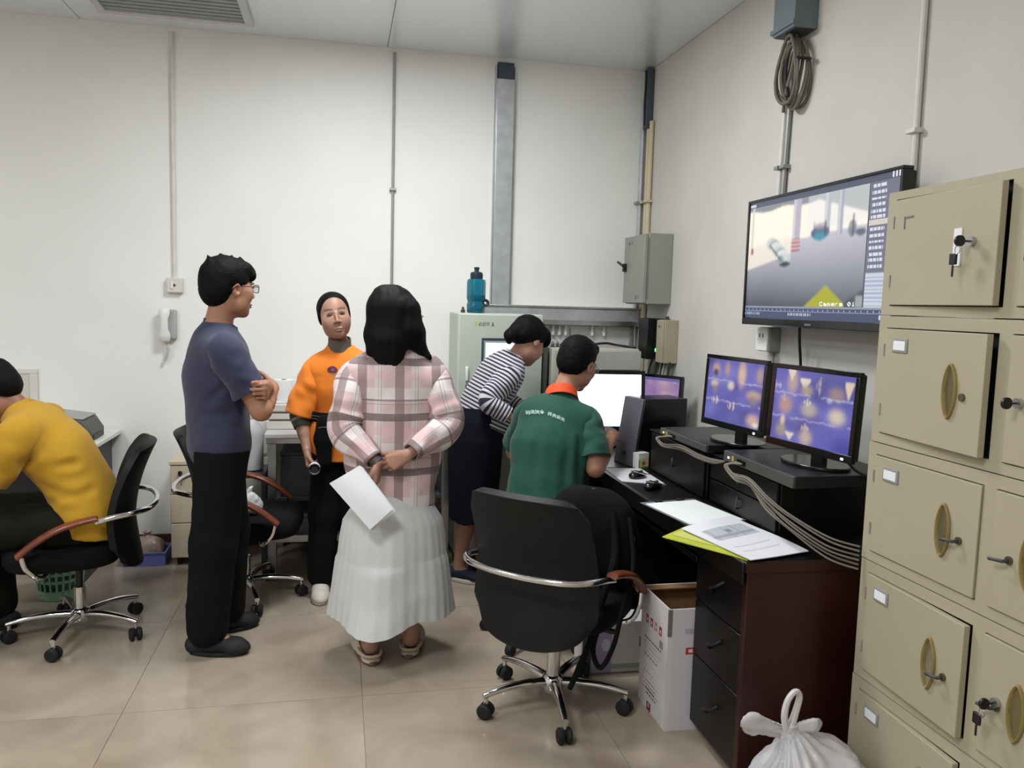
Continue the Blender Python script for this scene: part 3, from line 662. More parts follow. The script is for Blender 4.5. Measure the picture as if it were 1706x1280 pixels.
monitor('large bright white monitor in front of the man in green', (1.17,4.235), (1.66,4.205), .83, 1.172, white_pic, 2.6, 'screen_white', .75, bezel=.022, tiltdeg=6)
def pink_pic(u, v):
    rs = np.random.RandomState(5); L = lambda h: np.array(lin(h)); c = np.ones((len(u),3))*L('#a582b4')
    for q in range(30):
        cx, cy, s = rs.rand(), rs.rand(), .04+.1*rs.rand(); g = np.exp(-(((u-cx)/s)**2+((v-cy)/s)**2))[:,None]*.6; c[:] = c*(1-g)+L(['#c7a0ae','#8074b8','#d8b8b8','#7f68a0'][q%4])*g
    c[v > .93] = L('#6a66a8'); return c
monitor('small purple lit monitor in the room corner', (1.655,4.30), (1.815,4.06), .90, 1.155, pink_pic, .8, 'screen_pink', .75, base_r=.09, tiltdeg=4, led=False)

# computer tower on the corner of the desks
t = thing('computer_tower', 'black computer tower standing between the white monitor and recorders', 'computer', (1.525, 3.755, .75), math.radians(12))
ob('case', MB().prism([(-.15,0),(.15,0),(.15,.33),(-.10,.33)], -.085, .085, 'y'), 'black_gloss', t, bevel=.005)
ob('front_bezel', MB().prism([(-.162,.0),(-.150,.0),(-.100,.33),(-.112,.33)], -.083, .083, 'y'), mat('bezel_lit', '#5c5964', .35), t, bevel=.004)  # lilac grey paints in the white monitor's reflection on the black case
for k in range(0): ob('drive_cover', MB().prism([(-.158+.012*k,.10+.075*k),(-.1535+.012*k,.10+.075*k),(-.1435+.012*k,.16+.075*k),(-.148+.012*k,.16+.075*k)], -.07, .07, 'y'), 'bezel_lit', t)
ob('power_button', MB().cyl((-.163,0,.06),(-.150,0,.06),.012,12), 'darkgrey', t)

# things lying on the desk
def mouse(label, x, y, rz):
    t = thing('computer_mouse', label, 'mouse', (x, y, .7535), rz, group='black and silver mice')
    m = MB(); rings = []
    for z, s in [(0,.94),(.006,1.0),(.014,.98),(.022,.86),(.029,.62),(.033,.3)]:
        rings.append([(math.cos(a)*.031*s*(1-.12*math.sin(a)), math.sin(a)*.056*s-.004*(z/.03), z*(1-.25*max(0,math.sin(a)))) for a in [2*PI*k/24 for k in range(24)]])
    m.loft(rings); ob('shell', m, 'black_gloss', t, ang=60)
    ob('silver_band', MB().tube([(-.029,.02,.016),(-.024,-.01,.024),(-.012,-.028,.028),(.012,-.028,.028),(.024,-.01,.024),(.029,.02,.016)], .0045, 7, smooth_path=4), 'chrome', t)
    ob('wheel', MB().cyl((-.004,.03,.022),(.004,.03,.022),.008,12), 'darkgrey', t)
    ob('mouse_cable', MB().tube([(0,.05,.008),(.01,.09,.004),(.06,.15,.003),(.10,.24,.003)], .0018, 5, smooth_path=5), 'cable_black', t)
ob_m = ob('mouse_mat', MB().prism([(1.225,3.33),(1.40,3.25),(1.415,3.60),(1.235,3.62)], .7505, .753, 'z'), mat('mat_grey', '#c8c8cc', .6), None)
set_props(ob_m, 'pale grey mouse mat at the far front of the desk', 'mouse mat')
mouse('black and silver computer mouse on the pale mat', 1.325, 3.40, -.9)
mouse('black and silver computer mouse in front of the pale mat', 1.315, 3.19, -.9)
t = thing('small_carton', 'small white and green carton beside the mouse mat', 'carton', (1.425, 3.625, .7505), .4)
def carton_pic(u, v):
    c = np.ones((len(u),3))*np.array(lin('#dcd8b4')); c[v>.72] = lin('#e6e6dc'); g = ((u-.5)**2/.10+(v-.35)**2/.06)<1; c[g] = lin('#d8c07a'); k = ((u-.5)**2/.02+(v-.32)**2/.02)<1; c[k] = lin('#b8403a'); c[(v<.12)] = lin('#6f9a4c'); c[(v<.6)&(u<.15)] = lin('#79a455'); return c
ob('carton_body', bx((-.034,-.02,0),(.034,.02,.075)), 'carton_white', t, bevel=.002)
painted('carton_print', frame_M((0,-.0206,.037),(1,0,0),(0,0,1),(0,-1,0)), .066, .072, 20, 20, carton_pic, 'print_matte', t)
# clipboard with paper
t = thing('clipboard', 'clipboard with blank white paper in the middle of the desk', 'clipboard', (1.315, 2.80, .7505), .17)
ob('board', bx((-.125,-.17,0),(.125,.17,.004)), mat('clip_grey', '#6c6f74', .5), t, bevel=.002)
ob('sheet', bx((-.118,-.168,.0042),(.112,.14,.006)), 'paper_white', t)
for s in (-.05,.05): ob('clip', bx((s-.014,.142,.004),(s+.014,.165,.013)), 'black_plastic', t, bevel=.002)
# green folder overhanging the desk edge, and a printed sheet on it
t = thing('green_folder', 'yellow green plastic folder hanging over the desk edge', 'folder', (0,0,0))
def quad_sheet(A, B, C_, D_, z, sag=0.0, thick=.003, wob=.0):
    A, B, C_, D_ = [Vector((p[0],p[1],z)) for p in (A,B,C_,D_)]
    def f(u, v):
        p = (A*(1-u)+B*u)*(1-v)+(D_*(1-u)+C_*u)*v
        return (p.x, p.y, p.z + wob*math.sin(u*5+1)*math.sin(v*4) - sag*max(0, 1.215-p.x))
    return MB().grid(f, 14, 14, -thick)
ob('cover', quad_sheet((1.085,2.53),(1.235,2.215),(1.47,2.36),(1.32,2.675), .7505, .10), 'folder_green', t)
ob('inner_sheet', quad_sheet((1.12,2.53),(1.25,2.26),(1.45,2.37),(1.32,2.65), .7545, .10, .0015), mat('folder_light', '#cdd070', .4), t)
def form_pic(u, v):
    L = lambda h: np.array(lin(h)); c = np.ones((len(u),3))*L('#e8e9ee')
    k = (u>.12)&(u<.9)&(v>.52)&(v<.80); c[k] = L('#c2c3cc'); q = k&(((u*11)%1<.09)|((v*36)%1<.2)); c[q] = L('#a2a3ae'); c[(abs(u-.5)<.06)&(abs(v-.68)<.04)] = L('#8d92a4')
    q = (u>.15)&(u<.8)&(v>.15)&(v<.45)&((v*24)%1<.18); c[q] = L('#cfd0d8'); return c
t = thing('printed_sheet', 'white printed sheet lying on the green folder', 'paper', (0,0,0))
ob('sheet', quad_sheet((1.165,2.555),(1.235,2.195),(1.47,2.255),(1.43,2.70), .7585, .0, .0015, .004), 'paper', t)
def prn(u, v):
    A, B, C_, D_ = [np.array(q) for q in ((1.165,2.555),(1.235,2.195),(1.47,2.255),(1.43,2.70))]
    return ((A*(1-u)+B*u)*(1-v)+(D_*(1-u)+C_*u)*v)
me = painted('print', Matrix.Identity(4), 1, 1, 40, 40, lambda u, v: form_pic(v, 1-u), 'print_matte', t)
for vx in me.data.vertices:
    u_, v_ = vx.co.x+.5, vx.co.y+.5; q = prn(u_, v_); vx.co = (q[0], q[1], .7608+.004*math.sin(u_*5+1)*math.sin(v_*4))
# recorder cables draping along the riser front
random.seed(11)
def drape(label, pts, k, r=.0032):
    set_props(ob('network_cable', MB().tube(pts, r, 6, smooth_path=7), 'cable_beige' if k % 2 else 'cable_grey'), label, 'cable', 'network cables in front of the recorders')
ords = ['topmost', 'second', 'third', 'fourth', 'fifth', 'sixth']
for k in range(6):
    j = lambda s: (random.random()-.5)*s
    drape('network cable from the right recorder sagging to the lockers, %s of six' % ords[k], [(1.415, 2.655-.008*k, .972), (1.385+j(.01), 2.68+j(.02), .955), (1.39, 2.62+j(.03), .935-.004*k), (1.395+j(.01), 2.52, .94-.006*k+j(.008)), (1.40+j(.01), 2.40, .905-.008*k+j(.01)), (1.41+j(.01), 2.28, .875-.010*k), (1.47+j(.01), 2.16, .835-.013*k), (1.54, 2.10, .82-.014*k)], k)
for k in range(5):
    j = lambda s: (random.random()-.5)*s
    drape('network cable from the left recorder running to the right one, %s of five' % ords[k], [(1.415, 3.27-.008*k, .968), (1.375+j(.01), 3.31+j(.02), .950), (1.375, 3.24+j(.02), .935-.003*k), (1.39+j(.01), 3.10, .952-.004*k+j(.006)), (1.40, 2.95, .945-.004*k), (1.405+j(.01), 2.83, .948-.004*k), (1.412, 2.74, .957)], k)
set_props(ob('power_lead', MB().tube([(1.62,2.33,1.06),(1.66,2.30,1.005),(1.74,2.24,.99),(1.80,2.19,1.04),(1.88,2.15,1.10),(1.92,2.12,1.12)], .005, 7, smooth_path=6), 'cable_black'), 'black power lead beside the right monitor at the lockers', 'cable')

# ------------------------------------------------------------------ under and beside the desk
t = thing('open_carton', 'open white cardboard carton with red icons under the desk', 'carton', (1.15, 2.585, 0))
cw, cd, chh = .30, .26, .455
wl = [((0,0,0),(cw,.005,chh)), ((0,cd-.005,0),(cw,cd,chh)), ((0,.005,0),(.005,cd-.005,chh)), ((cw-.005,.005,0),(cw,cd-.005,chh)), ((.005,.005,0),(cw-.005,cd-.005,.006))]
for k, (lo, hi) in enumerate(wl): ob('carton_wall' if k < 4 else 'carton_floor', bx(lo, hi), 'carton_white', t)
wl2 = MB(); wl2.box((.006,.0055,.007),(cw-.006,.0075,chh-.002)).box((.006,cd-.0075,.007),(cw-.006,cd-.0055,chh-.002)).box((.0055,.0075,.007),(.0075,cd-.0075,chh-.002)).box((cw-.0075,.0075,.007),(cw-.0055,cd-.0075,chh-.002))
ob('brown_lining', wl2, 'carton_brown', t)
ob('inner_flap', bx((.01,cd-.05,chh-.004),(cw-.01,cd-.012,chh)), 'carton_brown', t, rot=(0,0,0))
ob('corner_tape', MB().box((-.0015,-.002,chh-.10),(.012,0,chh)).box((-.002,-.0015,chh-.10),(0,.006,chh)), mat('tape_grey', '#77706a', .4), t)
def box_side(u, v):
    L = lambda h: np.array(lin(h)); c = np.ones((len(u),3))*L('#d6d3d2'); rs = np.random.RandomState(4)
    for q in range(4):
        x = .24+.165*q; k = (abs(u-x)<.05)&(abs(v-.765)<.035); c[k] = L('#b42a38') if q != 2 else L('#b98a90'); kk = k&(abs(u-x)<.022)&(abs(v-.765+.008)<.016); c[kk] = L('#d6d3d2')
    k = (abs(u-.78)<.06)&(abs(v-.66)<.03)&((u*70%1)<.7); c[k] = L('#8e8c8e')
    for q in range(13):
        y = .60-.036*q; e = .3+.35*rs.rand(); k = (u>.15)&(u<.15+e)&(abs(v-y)<.006)&((u*40+q*.3)%1<.75); c[k] = L('#b9b5b8') if q % 4 else L('#9a7078')
    for q in range(4):
        y = .24-.035*q; k = (u>.28)&(u<.62+.05*(q%2))&(abs(v-y)<.008)&((u*30+q*.4)%1<.8); c[k] = L('#57565c')
    k = (abs(u-.42)<.075)&(v<.075); c[k] = L('#7c1f2c'); c[k&(abs(u-.42)<.03)&(abs(v-.045)<.015)] = L('#c9a8ac'); return c
def box_front(u, v):
    L = lambda h: np.array(lin(h)); c = np.ones((len(u),3))*L('#d4d0d4'); k = (u>.18)&(u<.55)&(abs(v-.82)<.026); c[k] = L('#b4b0b4'); k = (u>.2)&(u<.46)&(abs(v-.655)<.028); c[k] = L('#c02f34'); c[k&(((u-.27)/.04)**2+((v-.655)/.014)**2<1)] = L('#f0dcdc'); c[k&(abs(u-.38)<.03)&(abs(v-.655)<.006)] = L('#e8c8c8'); return c
painted('side_print', frame_M((-.0008,cd/2,chh/2),(0,-1,0),(0,0,1),(-1,0,0)), cd-.004, chh-.004, 70, 110, box_side, 'print_matte', t)
painted('front_print', frame_M((cw/2,-.0008,chh/2-.0),(1,0,0),(0,0,1),(0,-1,0)), cw-.03, chh-.008, 50, 70, box_front, 'print_matte', t)
t = thing('low_carton', 'low white and lilac carton behind the black chair', 'carton', (.985, 3.07, 0), -.05)
ob('carton_body', bx((0,0,0),(.30,.13,.22)), 'carton_white', t, bevel=.003)
def lil(u, v):
    L = lambda h: np.array(lin(h)); c = np.ones((len(u),3))*L('#dcd9d8'); c[u<.42] = L('#a9a2c4'); c[(((u-.34)/.06)**2+((v-.55)/.12)**2)<1] = L('#dcd8ea'); k=(u>.42)&(v<.16)&(v>.08); c[k]=L('#a8b0a4'); c[(u<.12)] = L('#4d4a55'); c[(((u-.88)/.05)**2+((v-.6)/.2)**2)<1] = L('#8d3844'); return c
painted('carton_print', frame_M((.15,-.0008,.11),(1,0,0),(0,0,1),(0,-1,0)), .295, .215, 40, 30, lil, 'print_matte', t)

# ------------------------------------------------------------------ equipment along the back wall
t = thing('test_cabinet', 'tall pale green steel instrument cabinet with a small screen', 'cabinet', (.655, 4.555, 0))
ob('cabinet_body', bx((0,.02,.05),(.50,.395,1.465)), 'cab_green', t, bevel=.008)
dr = ob('cabinet_front', bx((.004,.0,.06),(.496,.02,1.46)), 'cab_green', t, bevel=.005)
ob('screen_frame', bx((.135,-.008,1.12),(.36,.0,1.325)), 'darkgrey', t, bevel=.003)
def tp(u, v):
    c = np.ones((len(u),3))*.93; c[u<.06] = lin('#5d8a86'); c[v>.92] = lin('#7f8f90'); return c
painted('touch_screen', frame_M((.2475,-.0088,1.222),(1,0,0),(0,0,1),(0,-1,0)), .20, .175, 20, 16, tp, attr_mat('screen_small', .3, 1.1), t)
ob('door_handle', bx((.045,-.02,1.075),(.062,.0,1.16)), 'white_plastic', t, bevel=.006); ob('door_lock', MB().cyl((.053,-.012,1.045),(.053,0,1.045),.008,12), 'darkgrey', t)
def logo(u, v):
    L = lambda h: np.array(lin(h)); c = np.ones((len(u),3))*L('#b5beb2')
    k = (((u-.08)/.07)**2+((v-.5)/.45)**2)<1; c[k] = L('#b9b858')
    for x0, seg in [(.20,'zu'),(.37,'zu'),(.55,'box'),(.78,'fish')]:
        x = (u-x0)/.14; ok = (x>=0)&(x<=1)
        if seg == 'zu': k = ok&((abs(v-.78)<.07)|(abs(v-.2)<.08)|((x<.2)&(v<.6)&(v>.2))|((x>.8)&(v>.5)&(v<.8))|(abs(v-.5)<.06))
        elif seg == 'box': k = ok&((abs(v-.8)<.06)|(abs(v-.2)<.06)|(x<.14)|(x>.86)|(abs(v-.5)<.05)|(abs(x-.5)<.07))&(v>.14)&(v<.86)
        else: k = ok&((abs(x-.5)<.25)&(abs(v-.55)<.3)|((abs(v-.16)<.06)))
        c[k] = L('#4a5644')
    return c
painted('maker_logo', frame_M((.155,-.0008,1.405),(1,0,0),(0,0,1),(0,-1,0)), .125, .028, 60, 12, logo, 'print_matte', t)
for xx in (.04,.46):
    for yy in (.06,.35): ob('foot', MB().cyl((xx,yy,0),(xx,yy,.05),.02,10), 'black_plastic', t)
t = thing('water_bottle', 'translucent teal water bottle with dark cap on the tall cabinet', 'bottle', (.765, 4.63, 1.4655))
bot = mat('teal_plastic', '#10839c', .12, trans=.55, var=.05, spec=.5)
hexr = lambda r, z, n=24, s=.06: [((r*(1+s*math.cos(6*a)))*math.cos(a), (r*(1+s*math.cos(6*a)))*math.sin(a), z) for a in [2*PI*k/n for k in range(n)]]
ob('bottle_body', MB().loft([hexr(.044,.0),hexr(.050,.006),hexr(.051,.05),hexr(.047,.058),hexr(.047,.07),hexr(.052,.08),hexr(.052,.175),hexr(.048,.192),hexr(.034,.198)]), 'teal_plastic', t, ang=50)
ob('water', MB().loft([hexr(.040,.004),hexr(.046,.01),hexr(.046,.05),hexr(.043,.06),hexr(.046,.082),hexr(.046,.10)]), mat('water_teal', '#0b4f68', .1, trans=.3), t)
ob('bottle_cap', MB().lathe([(.036,.198),(.037,.205),(.037,.226),(.030,.235),(.014,.237),(.013,.25),(.016,.252),(.016,.262),(.010,.264)], 24), mat('cap_dark', '#1c2c3a', .4), t)
ob('strap', MB().tube([(.045,0,.075),(.066,0,.07),(.07,0,.05),(.048,0,.045)], .009, 8, smooth_path=4), 'cap_dark', t)
set_props(ob('small_weight', MB().lathe([(.011,0),(.013,.004),(.013,.016),(.007,.02),(.008,.03),(.005,.034)], 14, (0,0,0)), mat('brassy', '#5c6050', .4, .6), None, loc=(.685, 4.60, 1.4655)), 'tiny dark metal weight beside the teal bottle', 'weight')
t = thing('equipment_cabinet', 'low grey steel equipment cabinet behind the white monitor', 'cabinet', (1.21, 4.53, 0))
ob('cabinet_body', bx((0,.02,.05),(.54,.50,1.275)), 'equip_beige', t, bevel=.006)
ob('cabinet_door', bx((.006,0,.06),(.20,.02,1.265)), 'equip_beige', t, bevel=.004); ob('cabinet_door', bx((.206,0,.06),(.534,.02,1.14)), 'equip_grey', t, bevel=.004)
ob('top_drawer', bx((.206,-.03,1.15),(.534,.02,1.265)), 'equip_grey', t, bevel=.005)
ob('base', bx((.02,.03,0),(.52,.48,.05)), 'darkgrey', t)
t = thing('dark_post', 'dark grey steel post between the two cabinets', 'post', (1.175, 4.60, 0)); ob('post_shaft', bx((-.016,-.02,.006),(.016,.02,1.29)), mat('post_dark', '#54564f', .5), t, bevel=.003); ob('post_foot', bx((-.018,-.05,0),(.018,.05,.006)), 'post_dark', t)
set_props(ob('coiled_hose', MB().tube([(1.30,4.72,1.285),(1.45,4.68,1.288),(1.58,4.70,1.30),(1.66,4.75,1.29),(1.72,4.68,1.282),(1.74,4.60,1.281)], .007, 8, smooth_path=6), 'cable_black'), 'black hose lying on top of the low equipment cabinet', 'hose')
for k, (x, y) in enumerate([(1.225,4.60),(1.262,4.63)]):
    t = thing('metal_knob', ['small brass knob on the low cabinet, nearer the post','small brass knob on the low cabinet, farther from the post'][k], 'knob', (x, y, 1.2755), group='knobs on the low cabinet'); ob('knob_body', MB().lathe([(.012,0),(.014,.005),(.008,.01),(.011,.018),(.006,.026)], 12), 'brassy', t); ob('knob_pin', MB().cyl((0,0,.026),(0,0,.034),.003,8), 'darkgrey', t)

# steel table with printer
t = thing('steel_table', 'white topped steel table against the back wall', 'table', (-.40, 4.45, 0))
ob('table_top', bx((0,0,.765),(1.03,.60,.79)), mat('table_top', '#c4c4c2', .45), t, bevel=.004)
ob('apron', bx((.01,.008,.735),(1.02,.03,.7645)), 'steel', t, bevel=.002)
for xx in (.018,.965):
    for yy in (.012,.55): ob('leg', bx((xx,yy,0),(xx+.045,yy+.038,.735)), 'steel', t, bevel=.003)
ob('lower_shelf', bx((.02,.03,.20),(1.0,.58,.215)), 'grey_plastic', t); ob('lower_rail', bx((.06,.012,.185),(.966,.03,.225)), 'steel', t, bevel=.002)
ob('upper_shelf', bx((.064,.05,.41),(.966,.56,.425)), 'darkgrey', t)
random.seed(21)
for k, (x, w, h, m_, lab) in enumerate([(-.32,.20,.23,'darkgrey','dark grey box on the table shelf at the left'),(-.10,.16,.20,'lilac_grey','lilac grey box on the table shelf'),(.08,.20,.25,'darkgrey','dark box on the table shelf behind the plaid shirt'),(.31,.22,.22,'grey_plastic','grey box on the table shelf at the right')]):
    mat('lilac_grey', '#6d6d80', .6)
    b = thing('storage_box', lab, 'box', (x, 4.53, .4255)); ob('box_body', bx((0,0,0),(w,.38,h)), m_, b, bevel=.004); ob('box_lid', bx((-.004,-.004,h+.0005),(w+.004,.384,h+.02)), m_, b, bevel=.003)
for k, (x, w, h, m_, lab) in enumerate([(-.32,.30,.10,'lilac_grey','flat lilac box on the lowest table shelf'),(.02,.32,.14,'darkgrey','flat dark box on the lowest table shelf')]):
    b = thing('storage_box', lab, 'box', (x, 4.50, .2155)); ob('box_body', bx((0,0,0),(w,.38,h)), m_, b, bevel=.004); ob('box_lid', bx((-.004,-.004,h+.0005),(w+.004,.384,h+.015)), m_, b, bevel=.003)
t = thing('printer', 'white printer on the steel table behind the woman in orange', 'printer', (-.405, 4.60, .7905))
for k, (z0, z1, y0) in enumerate([(0,.052,0),(.054,.095,.004),(.097,.14,.008)]): ob('paper_tray' if k < 2 else 'top_cover', bx((0,y0,z0),(.36,.36,z1)), 'offwhite_plastic', t, bevel=.006)
ob('slot_line', bx((.02,-.002,.0515),(.34,.002,.0545)), 'darkgrey', t); ob('slot_line', bx((.02,.001,.0945),(.34,.006,.0975)), 'darkgrey', t)
ob('output_bin', bx((.02,.05,.1405),(.34,.33,.152)), 'white_plastic', t, bevel=.004)
t = thing('paper_roll', 'white paper roll standing on the printer', 'paper roll', (-.315, 4.72, .9435))
ob('roll', MB().lathe([(.014,0),(.054,0),(.055,.004),(.055,.112),(.054,.115),(.014,.115)], 28), 'paper_white', t); ob('core', MB().lathe([(.0139,.002),(.0139,.118),(.011,.118),(.011,.002)], 16), 'carton_brown', t)
t = thing('black_stapler', 'small black stapler beside the paper roll', 'stapler', (-.39, 4.67, .9435)); ob('stapler_base', bx((-.014,-.03,0),(.014,.03,.008)), 'black_plastic', t, bevel=.003); ob('stapler_arm', MB().prism([(-.03,.008),(.03,.008),(.03,.03),(-.02,.018)], -.011, .011, 'x'), 'black_plastic', t, bevel=.003)
t = thing('plastic_jug', 'cloudy white plastic jug on a stool beside the steel table', 'jug', (-.485, 4.63, .5605))
ob('jug_body', MB().lathe([(.05,0),(.066,.008),(.068,.20),(.062,.24),(.035,.275),(.028,.29)], 20), mat('cloudy', '#cfd2d4', .4, trans=.15), t); ob('jug_cap', MB().lathe([(.03,.29),(.032,.293),(.032,.315),(.028,.318)], 16), 'white_plastic', t); ob('jug_handle', MB().tube([(.06,0,.20),(.09,0,.20),(.092,0,.10),(.064,0,.08)], .009, 8, smooth_path=4), 'cloudy', t)
t = thing('low_stool', 'dark square stool under the white jug', 'stool', (-.487, 4.66, 0)); ob('stool_seat', bx((-.09,-.12,.53),(.09,.12,.56)), 'darkgrey', t, bevel=.006)
for sx in (-1,1):
    for sy in (-1,1): ob('leg', bx((sx*.075-.012,sy*.105-.012,0),(sx*.075+.012,sy*.105+.012,.53)), 'darkgrey', t)
# wooden drawer pedestal
t = thing('drawer_pedestal', 'pale wooden drawer pedestal with keys by the back wall', 'pedestal', (-.925, 4.69, 0))
ob('carcass', bx((.0,.016,.045),(.33,.36,.58)), 'lightwood', t, bevel=.002); ob('pedestal_top', bx((-.004,-.004,.58),(.334,.362,.60)), 'lightwood', t, bevel=.002)
for k, (a, b) in enumerate([(.05,.245),(.25,.41),(.415,.575)]):
    d = ob('drawer', bx((.004,0,a),(.326,.015,b)), 'lightwood', t, bevel=.003)
    if k == 2:
        ob('lock', MB().cyl((.055,-.006,.535),(.055,0,.535),.012,14), 'darkgrey', d); ob('key', MB().box((.048,-.024,.522),(.062,-.008,.548)).box((.056,-.02,.49),(.070,-.014,.515)).tube([(.06,-.018,.522),(.062,-.018,.512)], .002, 5).box((.061,-.018,.465),(.065,-.016,.49)), 'black_plastic', d, bevel=.002)
for xx in (.04,.29):
    for yy in (.05,.32): ob('caster', MB().cyl((xx-.012,yy,.022),(xx+.012,yy,.022),.022,14), 'rubber', t)
# white desk at the far left with scanner
t = thing('white_desk', 'white desk against the back wall behind the man in yellow', 'desk', (-3.05, 4.40, 0))
ob('desk_top', bx((0,0,.70),(1.79,.66,.725)), 'white_plastic', t, bevel=.004)
for xx in (.03,1.72): ob('side_panel', bx((xx,.03,0),(xx+.02,.64,.70)), 'darkgrey', t)
ob('modesty_panel', bx((.05,.56,.25),(1.72,.575,.70)), 'darkgrey', t)
t = thing('desk_scanner', 'dark grey desktop scanner on the white desk', 'scanner', (-1.40, 4.74, .7255))
ob('scanner_body', MB().prism([(-.11,0),(.10,0),(.10,.05),(.06,.115),(-.11,.135)], -.12, .12, 'y'), mat('scan_grey', '#50534f', .5), t, bevel=.008)
ob('scanner_lid', MB().prism([(-.108,.137),(.058,.117),(.062,.125),(-.108,.148)], -.115, .115, 'y'), mat('scan_light', '#9ea09a', .5), t, bevel=.003); ob('output_slot', bx((.101,-.09,.01),(.104,.09,.035)), 'black_plastic', t)
t = thing('cable_clip', 'small black cable lying at the white desk end', 'cable', (-1.28, 4.50, .7255)); ob('lead', MB().tube([(-.05,0,.006),(-.02,.02,.006),(.0,.01,.01),(.005,.015,.03)], .004, 6, smooth_path=5), 'cable_black', t); ob('lead_plug', bx((-.075,-.008,0),(-.05,.008,.014)), 'black_plastic', t, bevel=.003)
t = thing('wall_board', 'pale framed board on the wall behind the man in yellow', 'board', (-2.4, WA, .73))
ob('board_face', bx((.02,-.018,.0),(.66,0,.32)), mat('board_pale', '#cbc6bd', .6), t); fr = MB().box((0,-.024,.32),(.70,0,.345)).box((.66,-.024,0),(.70,0,.32)).box((0,-.024,0),(.02,0,.32)); ob('board_frame', fr, mat('board_frame', '#d6d2ca', .5), t, bevel=.003)
# crate and basket on the floor
t = thing('plastic_crate', 'blue violet plastic crate on the floor beside the drawer pedestal', 'crate', (-1.07, 4.80, 0))
crm = mat('crate_blue', '#6a6fb4', .4)
for lo, hi in [((-.11,-.09,0),(.11,-.084,.075)),((-.11,.084,0),(.11,.09,.075)),((-.11,-.084,0),(-.104,.084,.075)),((.104,-.084,0),(.11,.084,.075)),((-.104,-.084,0),(.104,.084,.006))]: ob('crate_wall', bx(lo, hi), 'crate_blue', t, bevel=.002)
ob('crate_rim', MB().box((-.116,-.096,.072),(.116,-.088,.080)).box((-.116,.088,.072),(.116,.096,.080)).box((-.116,-.088,.072),(-.108,.088,.080)).box((.108,-.088,.072),(.116,.088,.080)), 'crate_blue', t)
t = thing('clear_bag', 'crumpled clear bag of brown goods in the blue crate', 'bag', (-1.07, 4.80, .007))
random.seed(8)
rings = [[((.09+.012*math.sin(5*a+z*60)+.01*random.random())*s*math.cos(a), (.07+.01*math.sin(4*a+z*40))*s*math.sin(a), z) for a in [2*PI*k/22 for k in range(22)]] for z, s in [(0,.9),(.03,1.0),(.07,1.0),(.10,.95),(.125,.75),(.14,.4)]]
ob('bag_skin', MB().loft(rings), mat('bag_brown', '#8d7a70', .35, var=.3, vscale=25), t, ang=60); ob('bag_knot', MB().lathe([(.02,.135),(.012,.15),(.025,.17),(.01,.18)], 10), 'bag_brown', t)
t = thing('waste_basket', 'pale green slatted waste basket under the white desk', 'basket', (-1.37, 4.30, 0))
gm = mat('basket_green', '#7fa48c', .5)
ob('basket_base', MB().lathe([(.09,0),(.095,.004),(.098,.05),(.094,.05),(.085,.006)], 24), 'basket_green', t)
ob('basket_rim', MB().lathe([(.124,.255),(.130,.258),(.130,.272),(.122,.272)], 24), 'basket_green', t)
for z, r in [(.09,.1025),(.13,.108),(.17,.1135),(.21,.119)]: ob('hoop', MB().lathe([(r-.003,z),(r+.001,z),(r+.001,z+.014),(r-.003,z+.014)], 24), 'basket_green', t)
for k in range(22):
    a = 2*PI*k/22; ob('slat', MB().tube([(.0965*math.cos(a),.0965*math.sin(a),.045),(.1235*math.cos(a),.1235*math.sin(a),.262)], .0055, 5), 'basket_green', t)

